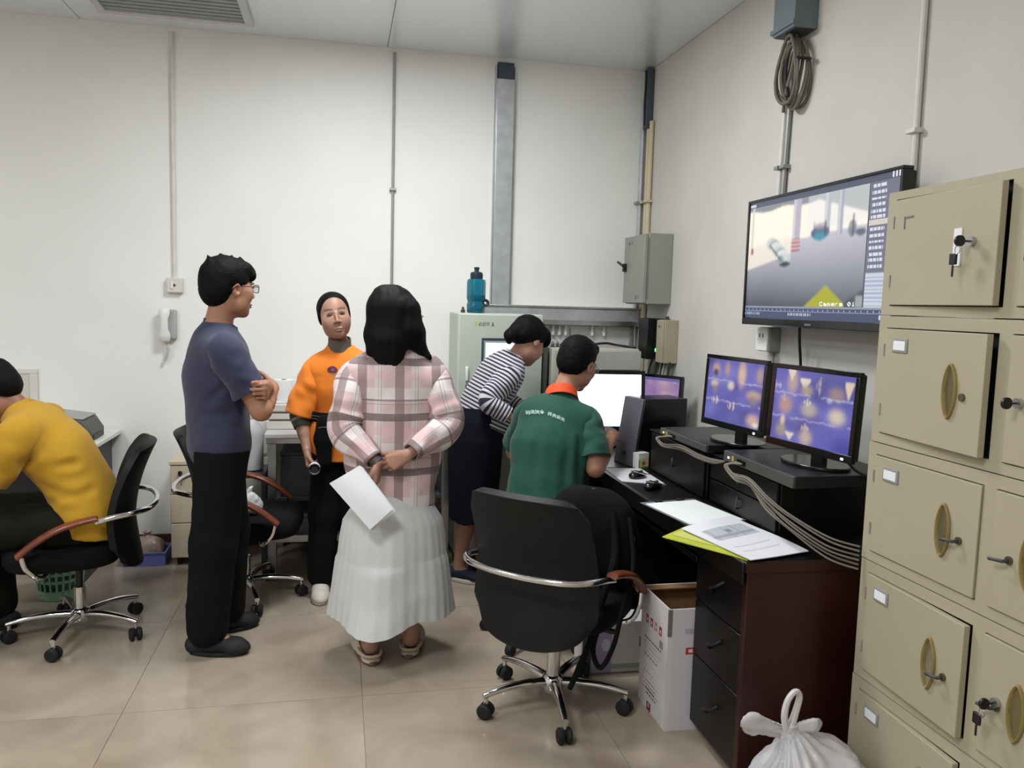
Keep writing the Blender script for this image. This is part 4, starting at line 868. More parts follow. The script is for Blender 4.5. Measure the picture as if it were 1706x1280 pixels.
# ------------------------------------------------------------------ office chairs
def make_chair(name, label):
    t = thing(name, label, 'chair', (0,0,0), group='black office chairs with wooden armrests')
    ob('hub', MB().lathe([(.03,.055),(.042,.07),(.045,.10),(.038,.118),(.03,.125)], 20), 'chrome', t)
    for k in range(5):
        a = 2*PI*k/5 + .35; dx, dy = math.cos(a), math.sin(a)
        rings = []
        for q in range(9):
            s = q/8; r = .03 + .255*s; z = .098 + .018*math.sin(s*PI*.55) - .032*s*s; w = .021*(1-.42*s); h = .016*(1-.35*s)
            rings.append([(dx*r - dy*w*math.cos(b), dy*r + dx*w*math.cos(b), z + h*math.sin(b)) for b in [2*PI*i/10 for i in range(10)]])
        l = ob('leg', MB().loft(rings), 'chrome', t, ang=60)
        cx, cy = dx*.275, dy*.275
        st = ob('caster', MB().cyl((cx,cy,.045),(cx,cy,.092),.009,10), 'chrome', l)
        wv = MB(); ta = a + 1.2 + k*.9; ux, uy = math.cos(ta), math.sin(ta)
        for s in (-1,1):
            wv.lathe([(.008,s*.006),(.026,s*.006),(.0285,s*.010),(.0285,s*.020),(.022,s*.026),(.006,s*.027)], 18, M=frame_M((cx,cy,.0285), (-uy,ux,0), (0,0,1), (ux,uy,0)))
        wv.box((-.012,-.005,.02),(.012,.005,.055), frame_M((cx,cy,0),(-uy,ux,0),(ux,uy,0),(0,0,1)))
        ob('caster_wheel', wv, 'rubber', l)
    ob('gas_column', MB().lathe([(.026,.12),(.026,.22),(.024,.222),(.0,.224)], 18), 'chrome', t)
    ob('column_sleeve', MB().cyl((0,0,.22),(0,0,.335),.014,14), 'black_plastic', t)
    ob('tilt_plate', MB().box((-.09,-.11,.335),(.09,.11,.357)).box((-.03,-.07,.30),(.03,.05,.335)), 'black_plastic', t, bevel=.004)
    ob('lever', MB().tube([(.05,.03,.335),(.14,.03,.33),(.20,.03,.335)], .006, 8).box((.19,.02,.329),(.235,.04,.341)), 'black_plastic', t)
    def sup(w, d, z, e=3.2, cy=0.0, n=36): return [((w*math.copysign(abs(math.cos(a))**(2/e), math.cos(a))), cy + d*math.copysign(abs(math.sin(a))**(2/e), math.sin(a)), z) for a in [2*PI*k/n for k in range(n)]]
    ob('seat', MB().loft([sup(a_,b_,z_,cy=.05) for a_,b_,z_ in [(.20,.19,.357),(.235,.22,.362),(.25,.23,.385),(.25,.23,.42),(.235,.218,.445),(.19,.18,.453),(.10,.10,.450)]]), 'black_fabric', t, ang=60)
    def back(u, v):
        s = u*2-1; z = .375+.49*v
        w = .262-.018*v - .03*max(0, v-.85)/.15*abs(s)**4 - .05*max(0, .12-v)/.12*abs(s)**4
        y = -.262 + .050*math.sin(v*PI*.85)*.7 - .14*max(0, v-.35)**1.3 + (s*s)*.085*(1-.25*v)
        zz = z - .035*max(0, v-.6)*abs(s)**3 - .060*(1-v)**2*(1-abs(s)**2.2)
        return (s*w, y, zz)
    ob('backrest', MB().grid(back, 20, 22, .034), 'black_leather', t, bevel=.012, seg=3, ang=60)
    # chrome tube: front posts, wooden armrests, and the bar that wraps the back
    bar = [(.265,.16,.455),(.275,-.09,.574),(.273,-.15,.588),(.256,-.225,.598),(.20,-.285,.60),(.10,-.314,.60),(0,-.322,.60)]
    bar = bar[1:] + [(-x,y,z) for (x,y,z) in bar[1:-1]][::-1]
    ob('back_bar', MB().tube(bar, .0125, 12, smooth_path=5), 'chrome', t)
    for s in (-1,1):
        ob('arm_post', MB().tube([(s*.14,.10,.350),(s*.215,.11,.342),(s*.258,.13,.358),(s*.268,.165,.40),(s*.268,.178,.448)], .011, 10, smooth_path=5), 'chrome', t)
        pth = catmull([(s*.268,.195,.438),(s*.270,.13,.492),(s*.273,.05,.540),(s*.274,-.03,.566),(s*.274,-.10,.578)], 5); rg = []
        for i, p in enumerate(pth):
            e = i/(len(pth)-1); ww = .026*(.75+.5*math.sin(PI*min(.95,e*.9+.1))); hh = .013
            rg.append([(p.x+ww*math.cos(b), p.y+hh*.5*math.sin(b), p.z+.012+hh*math.sin(b)) for b in [2*PI*k/14 for k in range(14)]])
        ob('armrest', MB().loft(rg), 'armwood', t, ang=60)
    return t
c1 = make_chair('office_chair', 'black office chair carrying the man in yellow')
c1.location = (-1.13, 3.79, 0); c1.rotation_euler.z = math.radians(101)
c2 = copy_tree(c1); c2['label'] = 'empty black office chair behind the man in navy'; c2.location = (-.465, 4.15, 0); c2.rotation_euler.z = math.radians(-93)
c3 = copy_tree(c1); c3['label'] = 'empty black office chair in front, seen from behind'; c3.location = (.80, 2.84, 0); c3.rotation_euler.z = math.radians(-44)
t = thing('office_stool', 'round black stool under the man in green', 'stool', (.90, 3.47, 0))
ob('hub', MB().lathe([(.03,.055),(.042,.07),(.045,.10),(.03,.12)], 18), 'chrome', t)
for k in range(5):
    a = 2*PI*k/5+.2; dx, dy = math.cos(a), math.sin(a); l = ob('leg', MB().tube([(dx*.03,dy*.03,.095),(dx*.15,dy*.15,.09),(dx*.26,dy*.26,.07)], [.018,.014,.011], 8, smooth_path=3), 'chrome', t); ob('caster_wheel', MB().cyl((dx*.25-dy*.014,dy*.25+dx*.014,.028),(dx*.25+dy*.014,dy*.25-dx*.014,.028),.028,14), 'rubber', l)
ob('gas_column', MB().cyl((0,0,.11),(0,0,.37),.022,14), 'chrome', t); ob('seat', MB().lathe([(.15,.37),(.175,.378),(.18,.40),(.175,.425),(.15,.437)], 28), 'black_leather', t)
# ------------------------------------------------------------------ soft-body modelling (people, clothes, bags)
V3 = lambda *p: np.array(p, np.float64)
def unit(v): v = np.asarray(v, float); return v/np.linalg.norm(v)
class Soft:
    """distance field of blended tapered limbs and ellipsoids, turned into one smooth closed mesh"""
    def __init__(s): s.ops = []
    def cone(s, a, b, ra, rb, k=.02, flat=None, sub=False): s.ops.append(('c', np.array(a,float), np.array(b,float), ra, rb, k, flat, sub)); return s
    def chain(s, pts, rs, k=.02, flat=None):
        for i in range(len(pts)-1): s.cone(pts[i], pts[i+1], rs[i], rs[i+1], k, flat)
        return s
    def ell(s, c, r, k=.02, R=None, sub=False): s.ops.append(('e', np.array(c,float), np.array(r,float), k, np.eye(3) if R is None else np.array(R,float), sub)); return s
    def cut(s, p, n, k=.004): s.ops.append(('p', np.array(p,float), unit(n), k)); return s
    def bounds(s):
        lo, hi = np.full(3, 9.), np.full(3, -9.)
        for o in s.ops:
            if o[0] == 'c' and not o[7]:
                r = max(o[3], o[4]); lo = np.minimum(lo, np.minimum(o[1], o[2])-r); hi = np.maximum(hi, np.maximum(o[1], o[2])+r)
            if o[0] == 'e' and not o[5]:
                r = o[2].max(); lo = np.minimum(lo, o[1]-r); hi = np.maximum(hi, o[1]+r)
        return lo-.02, hi+.02
    def mesh(s, h=.008, zones=(), smooth=2):
        lo, hi = s.bounds(); ax = []
        for d in range(3):
            x = lo[d]; L = [x]
            while x < hi[d]:
                st = h
                for (zl, zh, hf) in zones:
                    if zl[d]-hf <= x <= zh[d]: st = min(st, hf)
                x += st; L.append(x)
            ax.append(np.array(L, np.float32))
        X, Y, Z = ax; F = np.full((len(X), len(Y), len(Z)), 1.0, np.float32)
        def smin(a, b, k):
            if k <= 0: return np.minimum(a, b)
            q = np.maximum(k-np.abs(a-b), 0)/k; return np.minimum(a, b)-q*q*k*.25
        for o in s.ops:
            if o[0] == 'p':
                _, p, n, k = o; d = (X[:,None,None]-p[0])*n[0]+(Y[None,:,None]-p[1])*n[1]+(Z[None,None,:]-p[2])*n[2]; F = -smin(-F, -d.astype(np.float32), k); continue
            if o[0] == 'c': k, sub = o[5], o[7]; r = max(o[3], o[4]); bl, bh = np.minimum(o[1], o[2])-r, np.maximum(o[1], o[2])+r
            else: k, sub = o[3], o[5]; r = o[2].max(); bl, bh = o[1]-r, o[1]+r
            mg = k+3*h; sl = []
            for d in range(3): sl.append(slice(max(0, np.searchsorted(ax[d], bl[d]-mg)-1), min(len(ax[d]), np.searchsorted(ax[d], bh[d]+mg)+1)))
            sl = tuple(sl); x = X[sl[0]][:,None,None]; y = Y[sl[1]][None,:,None]; z = Z[sl[2]][None,None,:]
            if o[0] == 'c':
                a, b = o[1], o[2]; ba = b-a; L2 = max(ba@ba, 1e-12); px, py, pz = x-a[0], y-a[1], z-a[2]
                t = np.clip((px*ba[0]+py*ba[1]+pz*ba[2])/L2, 0, 1); qx, qy, qz = px-t*ba[0], py-t*ba[1], pz-t*ba[2]
                if o[6] is not None:
                    w, f = o[6]; e = (qx*w[0]+qy*w[1]+qz*w[2])*(f-1); qx, qy, qz = qx+e*w[0], qy+e*w[1], qz+e*w[2]
                dd = np.sqrt(qx*qx+qy*qy+qz*qz)-(o[3]+(o[4]-o[3])*t)
            else:
                c, rr, R = o[1], o[2], o[4]; px, py, pz = x-c[0], y-c[1], z-c[2]; q = [(px*R[0,i]+py*R[1,i]+pz*R[2,i]) for i in range(3)]
                k0 = np.sqrt(sum((q[i]/rr[i])**2 for i in range(3))); k1 = np.sqrt(sum((q[i]/rr[i]**2)**2 for i in range(3)))+1e-9; dd = k0*(k0-1)/k1
            dd = dd.astype(np.float32)
            F[sl] = -smin(-F[sl], dd, k) if sub else smin(F[sl], dd, k)
        return surface_nets(F, X, Y, Z, smooth)
def surface_nets(F, X, Y, Z, smooth):
    nx, ny, nz = F.shape; m = F < 0
    cs = np.zeros((nx-1, ny-1, nz-1), np.int8); offs = [(i,j,k) for i in (0,1) for j in (0,1) for k in (0,1)]
    for i, j, k in offs: cs += m[i:nx-1+i, j:ny-1+j, k:nz-1+k]
    act = (cs > 0) & (cs < 8); I, J, K = np.nonzero(act); n = len(I)
    vid = np.full(act.shape, -1, np.int32); vid[act] = np.arange(n)
    val = np.stack([F[I+i, J+j, K+k] for i, j, k in offs], 1); pos = np.stack([np.stack([X[I+i], Y[J+j], Z[K+k]], 1) for i, j, k in offs], 1)
    acc = np.zeros((n,3)); cnt = np.zeros(n)
    for a in range(8):
        for b in range(a+1, 8):
            if sum(abs(offs[a][q]-offs[b][q]) for q in range(3)) != 1: continue
            va, vb = val[:,a], val[:,b]; k = (va < 0) != (vb < 0); t = va[k]/(va[k]-vb[k]); acc[k] += pos[k,a]+(pos[k,b]-pos[k,a])*t[:,None]; cnt[k] += 1
    P = acc/cnt[:,None]; Q = []
    def quads(ch, axis):
        i, j, k = np.nonzero(ch[0]); fl = ch[1][i,j,k]
        if axis == 0: ids = [vid[i,j-1,k-1], vid[i,j,k-1], vid[i,j,k], vid[i,j-1,k]]; ok = (j>0)&(k>0)&(j<ny-1)&(k<nz-1)
        elif axis == 1: ids = [vid[i-1,j,k-1], vid[i-1,j,k], vid[i,j,k], vid[i,j,k-1]]; ok = (i>0)&(k>0)&(i<nx-1)&(k<nz-1)
        else: ids = [vid[i-1,j-1,k], vid[i,j-1,k], vid[i,j,k], vid[i-1,j,k]]; ok = (i>0)&(j>0)&(i<nx-1)&(j<ny-1)
        q = np.stack(ids, 1); q = np.where(fl[:,None], q, q[:, ::-1]); Q.append(q[ok])
    for axis in range(3):
        a = m[tuple(slice(0,-1) if d == axis else slice(None) for d in range(3))]; b = m[tuple(slice(1,None) if d == axis else slice(None) for d in range(3))]
        ch = a != b; pad = np.zeros_like(ch); full = ch.copy()
        lim = [nx-1, ny-1, nz-1]
        # keep only edges whose neighbouring cells exist
        sl = tuple(slice(0, ch.shape[d]) if d == axis else slice(1, lim[d]) for d in range(3)); pad[sl] = ch[sl]
        quads((pad, a), axis)
    Q = np.concatenate(Q)
    if smooth:
        E = np.concatenate([Q[:,[0,1]], Q[:,[1,2]], Q[:,[2,3]], Q[:,[3,0]]]); deg = np.bincount(E.ravel(), minlength=n)[:,None].clip(1)
        for it in range(smooth):
            S = np.zeros_like(P)
            for d in range(3): S[:,d] = np.bincount(E[:,0], P[E[:,1],d], n)+np.bincount(E[:,1], P[E[:,0],d], n)
            w = .5 if it % 2 == 0 else -.42
            P = P+w*(S/deg-P)
    return P, Q
def normals(P, Q):
    fn = np.cross(P[Q[:,2]]-P[Q[:,0]], P[Q[:,3]]-P[Q[:,1]]); N = np.zeros_like(P)
    for c in range(4):
        for d in range(3): N[:,d] += np.bincount(Q[:,c], fn[:,d], len(P))
    return N/(np.linalg.norm(N, axis=1)[:,None]+1e-12)
_lat = np.random.RandomState(17).rand(32,32,32)
def vnoise(P, s):
    q = P*s; i = np.floor(q).astype(int); f = q-i; f = f*f*(3-2*f); o = 0
    for a in (0,1):
        for b in (0,1):
            for c in (0,1): o = o+_lat[(i[:,0]+a)%32,(i[:,1]+b)%32,(i[:,2]+c)%32]*np.where(a,f[:,0],1-f[:,0])*np.where(b,f[:,1],1-f[:,1])*np.where(c,f[:,2],1-f[:,2])
    return o*2-1
def seg_dist(P, a, b):
    a, b = np.array(a,float), np.array(b,float); ba = b-a; t = np.clip(((P-a)@ba)/(ba@ba), 0, 1); return np.linalg.norm(P-a-t[:,None]*ba, axis=1), t
def wrinkle(P, Q, amp=.004, s=14, stretch=(1,1,.5), creases=(), amp2=.0):
    N = normals(P, Q); d = amp*vnoise(P*np.array(stretch), s)
    if amp2: d = d+amp2*vnoise(P, s*2.3)
    for (a, b, w, dep) in creases:
        r, t = seg_dist(P, a, b); d = d-dep*(np.exp(-(r/w)**2)-.6*np.exp(-((r-1.7*w)/w)**2))*np.sin(np.clip(t,.02,.98)*PI)**.5
    return P+N*d[:,None]
def soft_ob(name, PQ, m, parent, col=None, attr=None):
    P, Q = PQ; me = D.meshes.new(name)
    me.vertices.add(len(P)); me.vertices.foreach_set('co', P.astype(np.float32).ravel())
    me.loops.add(len(Q)*4); me.loops.foreach_set('vertex_index', Q.astype(np.int32).ravel())
    me.polygons.add(len(Q)); me.polygons.foreach_set('loop_start', np.arange(0, len(Q)*4, 4, dtype=np.int32)); me.polygons.foreach_set('loop_total', np.full(len(Q), 4, np.int32))
    me.update(calc_edges=True); me.validate(); me.polygons.foreach_set('use_smooth', [True]*len(me.polygons))
    if col is not None:
        at = me.color_attributes.new('Col', 'FLOAT_COLOR', 'POINT'); b = np.ones((len(P),4), np.float32); b[:,:3] = col; at.data.foreach_set('color', b.ravel())
    if attr is not None:
        at = me.attributes.new('cloth', 'FLOAT_VECTOR', 'CORNER'); at.data.foreach_set('vector', attr.astype(np.float32).ravel())
    return link_mesh(name, me, m, parent)
def rotm(yaw=0, pitch=0, roll=0):
    """columns: right, forward, up; angles in degrees: yaw turns left, pitch looks up, roll tips to the right"""
    y, p, r = [math.radians(q) for q in (yaw, pitch, roll)]
    return np.array((Matrix.Rotation(y, 3, 'Z') @ Matrix.Rotation(p, 3, 'X') @ Matrix.Rotation(r, 3, 'Y')))
attr_mat('skin', .5, sub=.08, bump=.08, bscale=300)
mat('hair', '#0a090b', .68, var=.4, vscale=60, bump=.5, bscale=260, spec=.14, bdist=.001)

def head(B, c, R, s, female=False):
    T = lambda x, y, z: c + R @ (V3(x, y, z)*s)
    E = lambda p, r, k, sub=False, RR=None: B.ell(T(*p), np.array(r)*s, k*s, R if RR is None else R @ RR, sub)
    j = .93 if female else 1.0
    E((0,-.014,.034), (.074,.094,.084), .02); E((0,.026,-.028), (.060 if not female else .0635,.066,.081), .03)
    E((0,.052,-.082), (.036*j,.034,.030), .025); E((0,.070,-.100 if not female else -.095), (.020*j,.016,.014), .018)
    for q in (-1,1):
        E((q*.039,.054,-.022), (.027,.027,.026), .03); E((q*(.050 if not female else .041),.016,-.066), (.016,.032,.026), .03)
        if female: E((q*.033,.052,-.046), (.024,.025,.026), .03)
        E((q*.031,.094,.010), (.017,.012,.0105), .010, True)
        if not female: E((q*.030,.084,.0275), (.021,.009,.006), .014)
        ER = rotm(yaw=-q*18)
        if female: E((q*.0720,-.008,-.008), (.006,.016,.026), .006, RR=ER)
        else: E((q*.0775,-.008,-.006), (.006,.018,.030), .006, RR=ER); E((q*.0815,-.004,-.002), (.005,.009,.016), .004, not female, ER) if not female else None
        E((q*(.0110 if female else .0125),.0975,-.0305), (.0070,.0085,.0060), .006)
    g = .82 if female else 1.0; B.cone(T(0,.088,.014), T(0,.1075,-.024), .0070*s*g, .0100*s*g, .012*s); E((0,.1055,-.027), (.0092*g,.0095,.0072), .006)
    E((0,.092,-.047), (.008,.006,.010), .008); E((0,.0945,-.0615), (.0225,.0085,.0050), .005); E((0,.0925,-.0715), (.0190,.0090,.0060), .005); E((0,.0985,-.0662), (.020,.004,.0014), .002, True)
    return T
def face_paint(P, col, c, R, s, lips=(.42,.16,.14), brow=(.03,.02,.018)):
    q = ((P-c) @ R)/s
    def el(p, r): return (((q-np.array(p))/np.array(r))**2).sum(1)
    k = np.exp(-np.maximum(0, el((0,.096,-.067), (.022,.014,.0105))-.6)*3)[:,None]; col[:] = col*(1-.75*k)+np.array(lips)*.75*k
    for a in (-1,1):
        bx_ = q[:,0]*a; cz = .0335+.0035*np.sin(np.clip((bx_-.012)/.04,0,1)*PI); g = ((bx_ > .012)&(bx_ < .052)&(q[:,1] > .055)); w = np.exp(-((q[:,2]-cz+.002)/.0046)**2)*g
        col[:] = col*(1-.85*w[:,None])+np.array(brow)*.85*w[:,None]
        k = np.exp(-el((a*.045,.07,-.028), (.02,.03,.018)))[:,None]*.25; col[:] = col*(1-k)+col*np.array((1.12,.86,.82))*k
        k = np.exp(-el((a*.031,.085,.010), (.02,.03,.010)))[:,None]*.6; col[:] = col*(1-k*.35)
        k = np.exp(-el((a*.080,-.005,-.005), (.01,.018,.03)))[:,None]*.4; col[:] = col*(1-k)+col*np.array((1.1,.85,.8))*k
def eyes(parent, c, R, s, look=(0,0)):
    for a in (-1,1):
        o = c + R @ (V3(a*.031,.0795,.0095)*s); m = MB()
        me = MB(); n, mm = 20, 12; vv = []; ff = []
        for i in range(mm+1):
            t = PI*i/mm
            for k in range(n): p = 2*PI*k/n; vv.append(V3(math.sin(t)*math.cos(p)*.0140, math.cos(t)*.0100, math.sin(t)*math.sin(p)*.0052)*s)
        ff = [(i*n+k, i*n+(k+1)%n, (i+1)*n+(k+1)%n, (i+1)*n+k) for i in range(mm) for k in range(n)]
        L = np.array(vv); W_ = o + L @ R.T
        me2 = D.meshes.new('eye'); me2.from_pydata(W_.tolist(), [], ff); me2.update(); me2.polygons.foreach_set('use_smooth', [True]*len(ff))
        at = me2.color_attributes.new('Col', 'FLOAT_COLOR', 'POINT'); b = np.ones((len(L),4), np.float32); b[:,:3] = (.26,.22,.20)
        rr = np.hypot(L[:,0]-look[0]*.004, L[:,2]-look[1]*.003); b[(rr < .0062*s)&(L[:,1] > 0), :3] = (.02,.012,.008); at.data.foreach_set('color', b.ravel())
        link_mesh('eye', me2, attr_mat('eye', .15), parent)
        lid = [tuple(o + R @ (V3(-.0150+.030*q/8, .0092-.004*abs(q/4-1)**2, .0028+.0034*math.sin(PI*q/8)-(.002 if q in (0,8) else 0))*s)) for q in range(9)]
        ob('eyelashes', MB().tube(lid, .0012*s, 5), 'hair', parent)
def glasses(parent, c, R, s, m='black_gloss'):
    T = lambda x, y, z: tuple(c + R @ (V3(x, y, z)*s)); fr = MB()
    for a in (-1,1):
        fr.tube([T(a*.033+.024*math.copysign(abs(math.cos(t))**.6, math.cos(t)), .108-.004*abs(math.cos(t)), .006+.016*math.copysign(abs(math.sin(t))**.6, math.sin(t))) for t in [2*PI*k/20 for k in range(21)]], .0017*s, 6)
        fr.tube([T(a*.057,.106,.012), T(a*.074,.09,.014), T(a*.080,.03,.012), T(a*.081,-.012,.010), T(a*.078,-.03,-.008)], .0017*s, 6)
    fr.tube([T(-.010,.110,.010), T(0,.112,.013), T(.010,.110,.010)], .0017*s, 6)
    g = ob('glasses', fr, m, parent)
    for a in (-1,1):
        ob('lens', MB().prism([(.022*math.copysign(abs(math.cos(t))**.6, math.cos(t)), .0145*math.copysign(abs(math.sin(t))**.6, math.sin(t))) for t in [2*PI*k/20 for k in range(20)]], -.0006, .0006, 'z', Matrix(np.vstack([np.column_stack([R[:,0]*s, R[:,2]*s, R[:,1]*s, np.array(T(a*.033,.107,.006))]), [0,0,0,1]]).tolist())), mat('lens', '#cfd6da', .05, alpha=.18, trans=0, spec=.8), g)
FING = [(.0, .0, 1.0)]
def hand(B, w, d, n, sd, s=1.0, curl=(35,40,30), spread=.0, thumb=(.6,.5,.35), tcurl=25, k=.005, fr=.0082):
    """palm, four unequal fingers and a thumb: w wrist, d along the hand, n the way the palm faces, sd the thumb side"""
    d = unit(d); n = unit(np.array(n,float)-d*np.dot(n,d)); sd_ = np.cross(d, n); sd_ = sd_ if np.dot(sd_, sd) > 0 else -sd_; w = np.array(w,float)
    kn = [w + d*(.083-.004*abs(i-1)-.006*(i==3))*s + sd_*(.028-.0185*i)*s for i in range(4)]
    for i in range(4): B.cone(w+sd_*(.014-.009*i)*s, kn[i], .0150*s, .0112*s, .012*s, (n, 1.05))
    B.ell(w+d*.035*s+sd_*.016*s+n*.006*s, np.array([.017,.017,.017])*s, .012*s)
    lens = [(.040,.024,.019),(.045,.028,.020),(.041,.026,.020),(.032,.019,.017)]
    for i in range(4):
        p = kn[i]; a = 0; dv = unit(d+sd_*spread*(1.5-i))
        for j in range(3):
            c_ = curl[i][j] if isinstance(curl[0], (tuple, list)) else curl[j]
            a += math.radians(c_); dr = dv*math.cos(a)+n*math.sin(a); q = p+dr*lens[i][j]*s; r0 = fr*s*(1.0-.08*j)*(1 if i < 3 else .88); B.cone(p, q, r0, r0*.93, k*s); p = q
    p = w+d*.022*s+sd_*.022*s+n*.004*s; dr = unit(d*thumb[0]+sd_*thumb[1]+n*thumb[2]); q = p+dr*.040*s; B.cone(p, q, .0125*s, .0105*s, .012*s)
    dr2 = unit(dr*math.cos(math.radians(tcurl))+(n*.5+d*.6)*math.sin(math.radians(tcurl))); q2 = q+dr2*.030*s; B.cone(q, q2, .0102*s, .0092*s, .005*s); dr3 = unit(dr2+n*.25); B.cone(q2, q2+dr3*.022*s, .0090*s, .0075*s, .004*s)
    return kn
def torso(B, J, add, k=.05, depth=1.38, sc=1.0):
    fw, fc = J['fp'], J['fc']; rt_p = np.cross(fw, (0,0,1)); rt_p = unit(rt_p)
    B.cone(J['pelvis']-rt_p*.075*sc, J['pelvis']+rt_p*.075*sc, .105*sc+add, .105*sc+add, k, (fw, 1.12))
    B.cone(J['pelvis'], J['waist'], .140*sc+add, J.get('rw',.130)*sc+add, k, (fw, depth)); B.cone(J['waist'], J['chest'], J.get('rw',.130)*sc+add, J.get('rc',.150)*sc+add, k, ((fw+fc)/2, depth)); up = J['chest']*.4+J['sh']*.6
    B.cone(J['chest'], up, J.get('rc',.150)*sc+add, .125*sc+add, k, (fc, depth)); B.cone(J['shR']*.92+J['shL']*.08, J['shL']*.92+J['shR']*.08, .058*sc+add, .058*sc+add, k*1.3)
    B.cone(J['neck']-(J['hd']-J['neck'])*.15, J['neck']+(J['hd']-J['neck'])*.10, .062*sc+add*.4, .055*sc+add*.2, k)
def limb(B, a, b, c, r, add=0, k=.025): B.cone(a, b, r[0]+add, r[1]+add, k); B.cone(b, c, r[1]+add, r[2]+add, k)
def body(J, s=1.0, female=False, feet=True):
    B = Soft(); torso(B, J, -.012, sc=s)
    B.cone(J['neck']-unit(J['hd']-J['neck'])*.03, J['hd']+J['HR']@V3(0,-.022,-.05)*J['hs'], .060*s*(.86 if female else 1), .053*s*(.84 if female else 1), .02)
    for q in 'RL':
        limb(B, J['sh'+q], J['el'+q], J['wr'+q], np.array([.050,.040,.0265])*s*(.88 if female else 1)); m = J['el'+q]*.72+J['wr'+q]*.28; B.cone(m, J['el'+q]*.5+J['wr'+q]*.5, .041*s*(.86 if female else 1), .036*s*(.86 if female else 1), .02)
        limb(B, J['hip'+q], J['kn'+q], J['an'+q], np.array([.082,.056,.036])*s); m = J['kn'+q]*.72+J['an'+q]*.28; B.cone(m, J['kn'+q]*.5+J['an'+q]*.5, .053*s, .047*s, .03)
        mid = J['toe'+q]*.5+J['an'+q]*.5-V3(0,0,.012); B.cone(J['an'+q]-V3(0,0,.02), mid, .032*s, .026*s, .02); B.cone(mid, J['toe'+q]-V3(0,0,.005), .026*s, .020*s, .02)
    T = head(B, J['hd'], J['HR'], J['hs'], female)
    return B
def shoe(B, an, toe, w=.042, k=.02, heel=.03, low=.0):
    """upper of a shoe from ankle and toe points; the sole plane is the floor"""
    f = np.array([toe[0]-an[0], toe[1]-an[1], 0.]); L = np.linalg.norm(f); f = f/L; sd = V3(f[1], -f[0], 0); h = V3(an[0], an[1], 0)-f*heel
    B.cone(h+V3(0,0,.040), h+f*.075+V3(0,0,.050), w*.90, w*.98, k); B.cone(h+f*.075+V3(0,0,.048), h+f*(L+heel-.055)+V3(0,0,.034), w*.9, w*1.02, k, (V3(0,0,1), 1.25)); B.cone(h+f*(L+heel-.055)+V3(0,0,.03), h+f*(L+heel-.028)+V3(0,0,.026), w*1.0, w*.78, k, (V3(0,0,1), 1.5))
    return f, sd, h, L+heel
def sole(parent, m, f, sd, h, L, w=.046, t=.018):
    pts = []
    for a in [2*PI*k/28 for k in range(28)]:
        c, s_ = math.cos(a), math.sin(a); x = L/2+.004+(L/2+.008)*c; ww = w*(1-.14*max(0,-c))*(abs(s_)**.8)*(1 if s_ >= 0 else -1); p = h-f*.036*0+f*(x-.018)+sd*ww*1.02; pts.append((p[0], p[1]))
    return ob('shoe_sole', MB().prism(pts, .001, t, 'z'), m, parent, bevel=.004)
SKIN = {}
def make_body_ob(t, B, J, base, h=.010, zones=(), lips=(.40,.15,.13), brow=(.03,.02,.018)):
    c, s = J['hd'], J['hs']; hz = (c-V3(.12,.12,.14)*s, c+V3(.12,.12,.13)*s, J.get('hf',.0035))
    P, Q = B.mesh(h, [hz]+list(zones), 2); col = np.ones((len(P),3))*np.array(lin(base)); col *= (1+.06*vnoise(P, 30))[:,None]; face_paint(P, col, c, J['HR'], s, lips, brow)
    return soft_ob('body', (P, Q), 'skin', t, col)
def strands(P, Q, c, R, amp=.003, n=46, seed=0, down=False):
    q = (P-c) @ R; N = normals(P, Q); a = np.arctan2(q[:,0], q[:,2]+.0) if not down else np.arctan2(q[:,0], q[:,1]+.01)
    d = amp*(np.sin(a*n+3*vnoise(P, 18))*.5+vnoise(P*np.array([1,1,.25] if down else [1,1,1]), 55)*.8)
    return P+N*d[:,None]
# ------------------------------------------------------------------ people
def person(label, O):
    t = thing('person', label, 'person', (O[0], O[1], 0)); return t, (lambda x, y, z: V3(x-O[0], y-O[1], z))
def pframe(fx, fy):
    f = unit((fx, fy, 0)); return np.column_stack([np.cross(f, (0,0,1)), f, (0,0,1)])
class HairShape:
    def __init__(s, J): s.c, s.R, s.s, s.B = J['hd'], J['HR'], J['hs'], Soft()
    def e(s, p, r, k=.015, sub=False, RR=None): s.B.ell(s.c+s.R@(V3(*p)*s.s), np.array(r)*s.s, k, s.R if RR is None else s.R@RR, sub); return s
    def cone(s, a, b, ra, rb, k=.015): s.B.cone(s.c+s.R@(V3(*a)*s.s), s.c+s.R@(V3(*b)*s.s), ra*s.s, rb*s.s, k); return s
    def cut(s, p, n, k=.006): s.B.cut(s.c+s.R@(V3(*p)*s.s), s.R@V3(*n), k); return s
    def build(s, t, amp=.003, n=46, h=.005, down=False, name='hair'):
        P, Q = s.B.mesh(h, (), 2); P = strands(P, Q, s.c, s.R, amp, n, down=down); return soft_ob(name, (P, Q), 'hair', t)
def short_hair(J, t, fringe=.0, nape=-.062, amp=.0015):
    H = HairShape(J)
    H.e((0,-.022,.046), (.084,.100,.086)).e((0,-.055,.0), (.074,.064,.072), .02).e((0,.042,.090), (.060,.054,.036), .02)
    if fringe: H.e((.012,.074,.066), (.056,.030,.034), .015)
    H.e((0,.112,-.030), (.080,.056,.078), .012, True)
    for q in (-1,1): H.e((q*.092,.030,-.052), (.040,.052,.058), .010, True)
    H.cut((0,-.06,nape), (0,.22,-1))
    return H.build(t, amp)
def ring(c, R, rx, ry, z0, z1, n=40, tilt=0.0, lift=0.0):
    """points of an oval band lying in frame R at c, as two rows"""
    return [[tuple(c+R@V3(rx*math.cos(a), ry*math.sin(a), z+tilt*ry*math.sin(a)+lift*abs(math.cos(a)))) for a in [2*PI*k/n for k in range(n)]] for z in (z0, z1)]
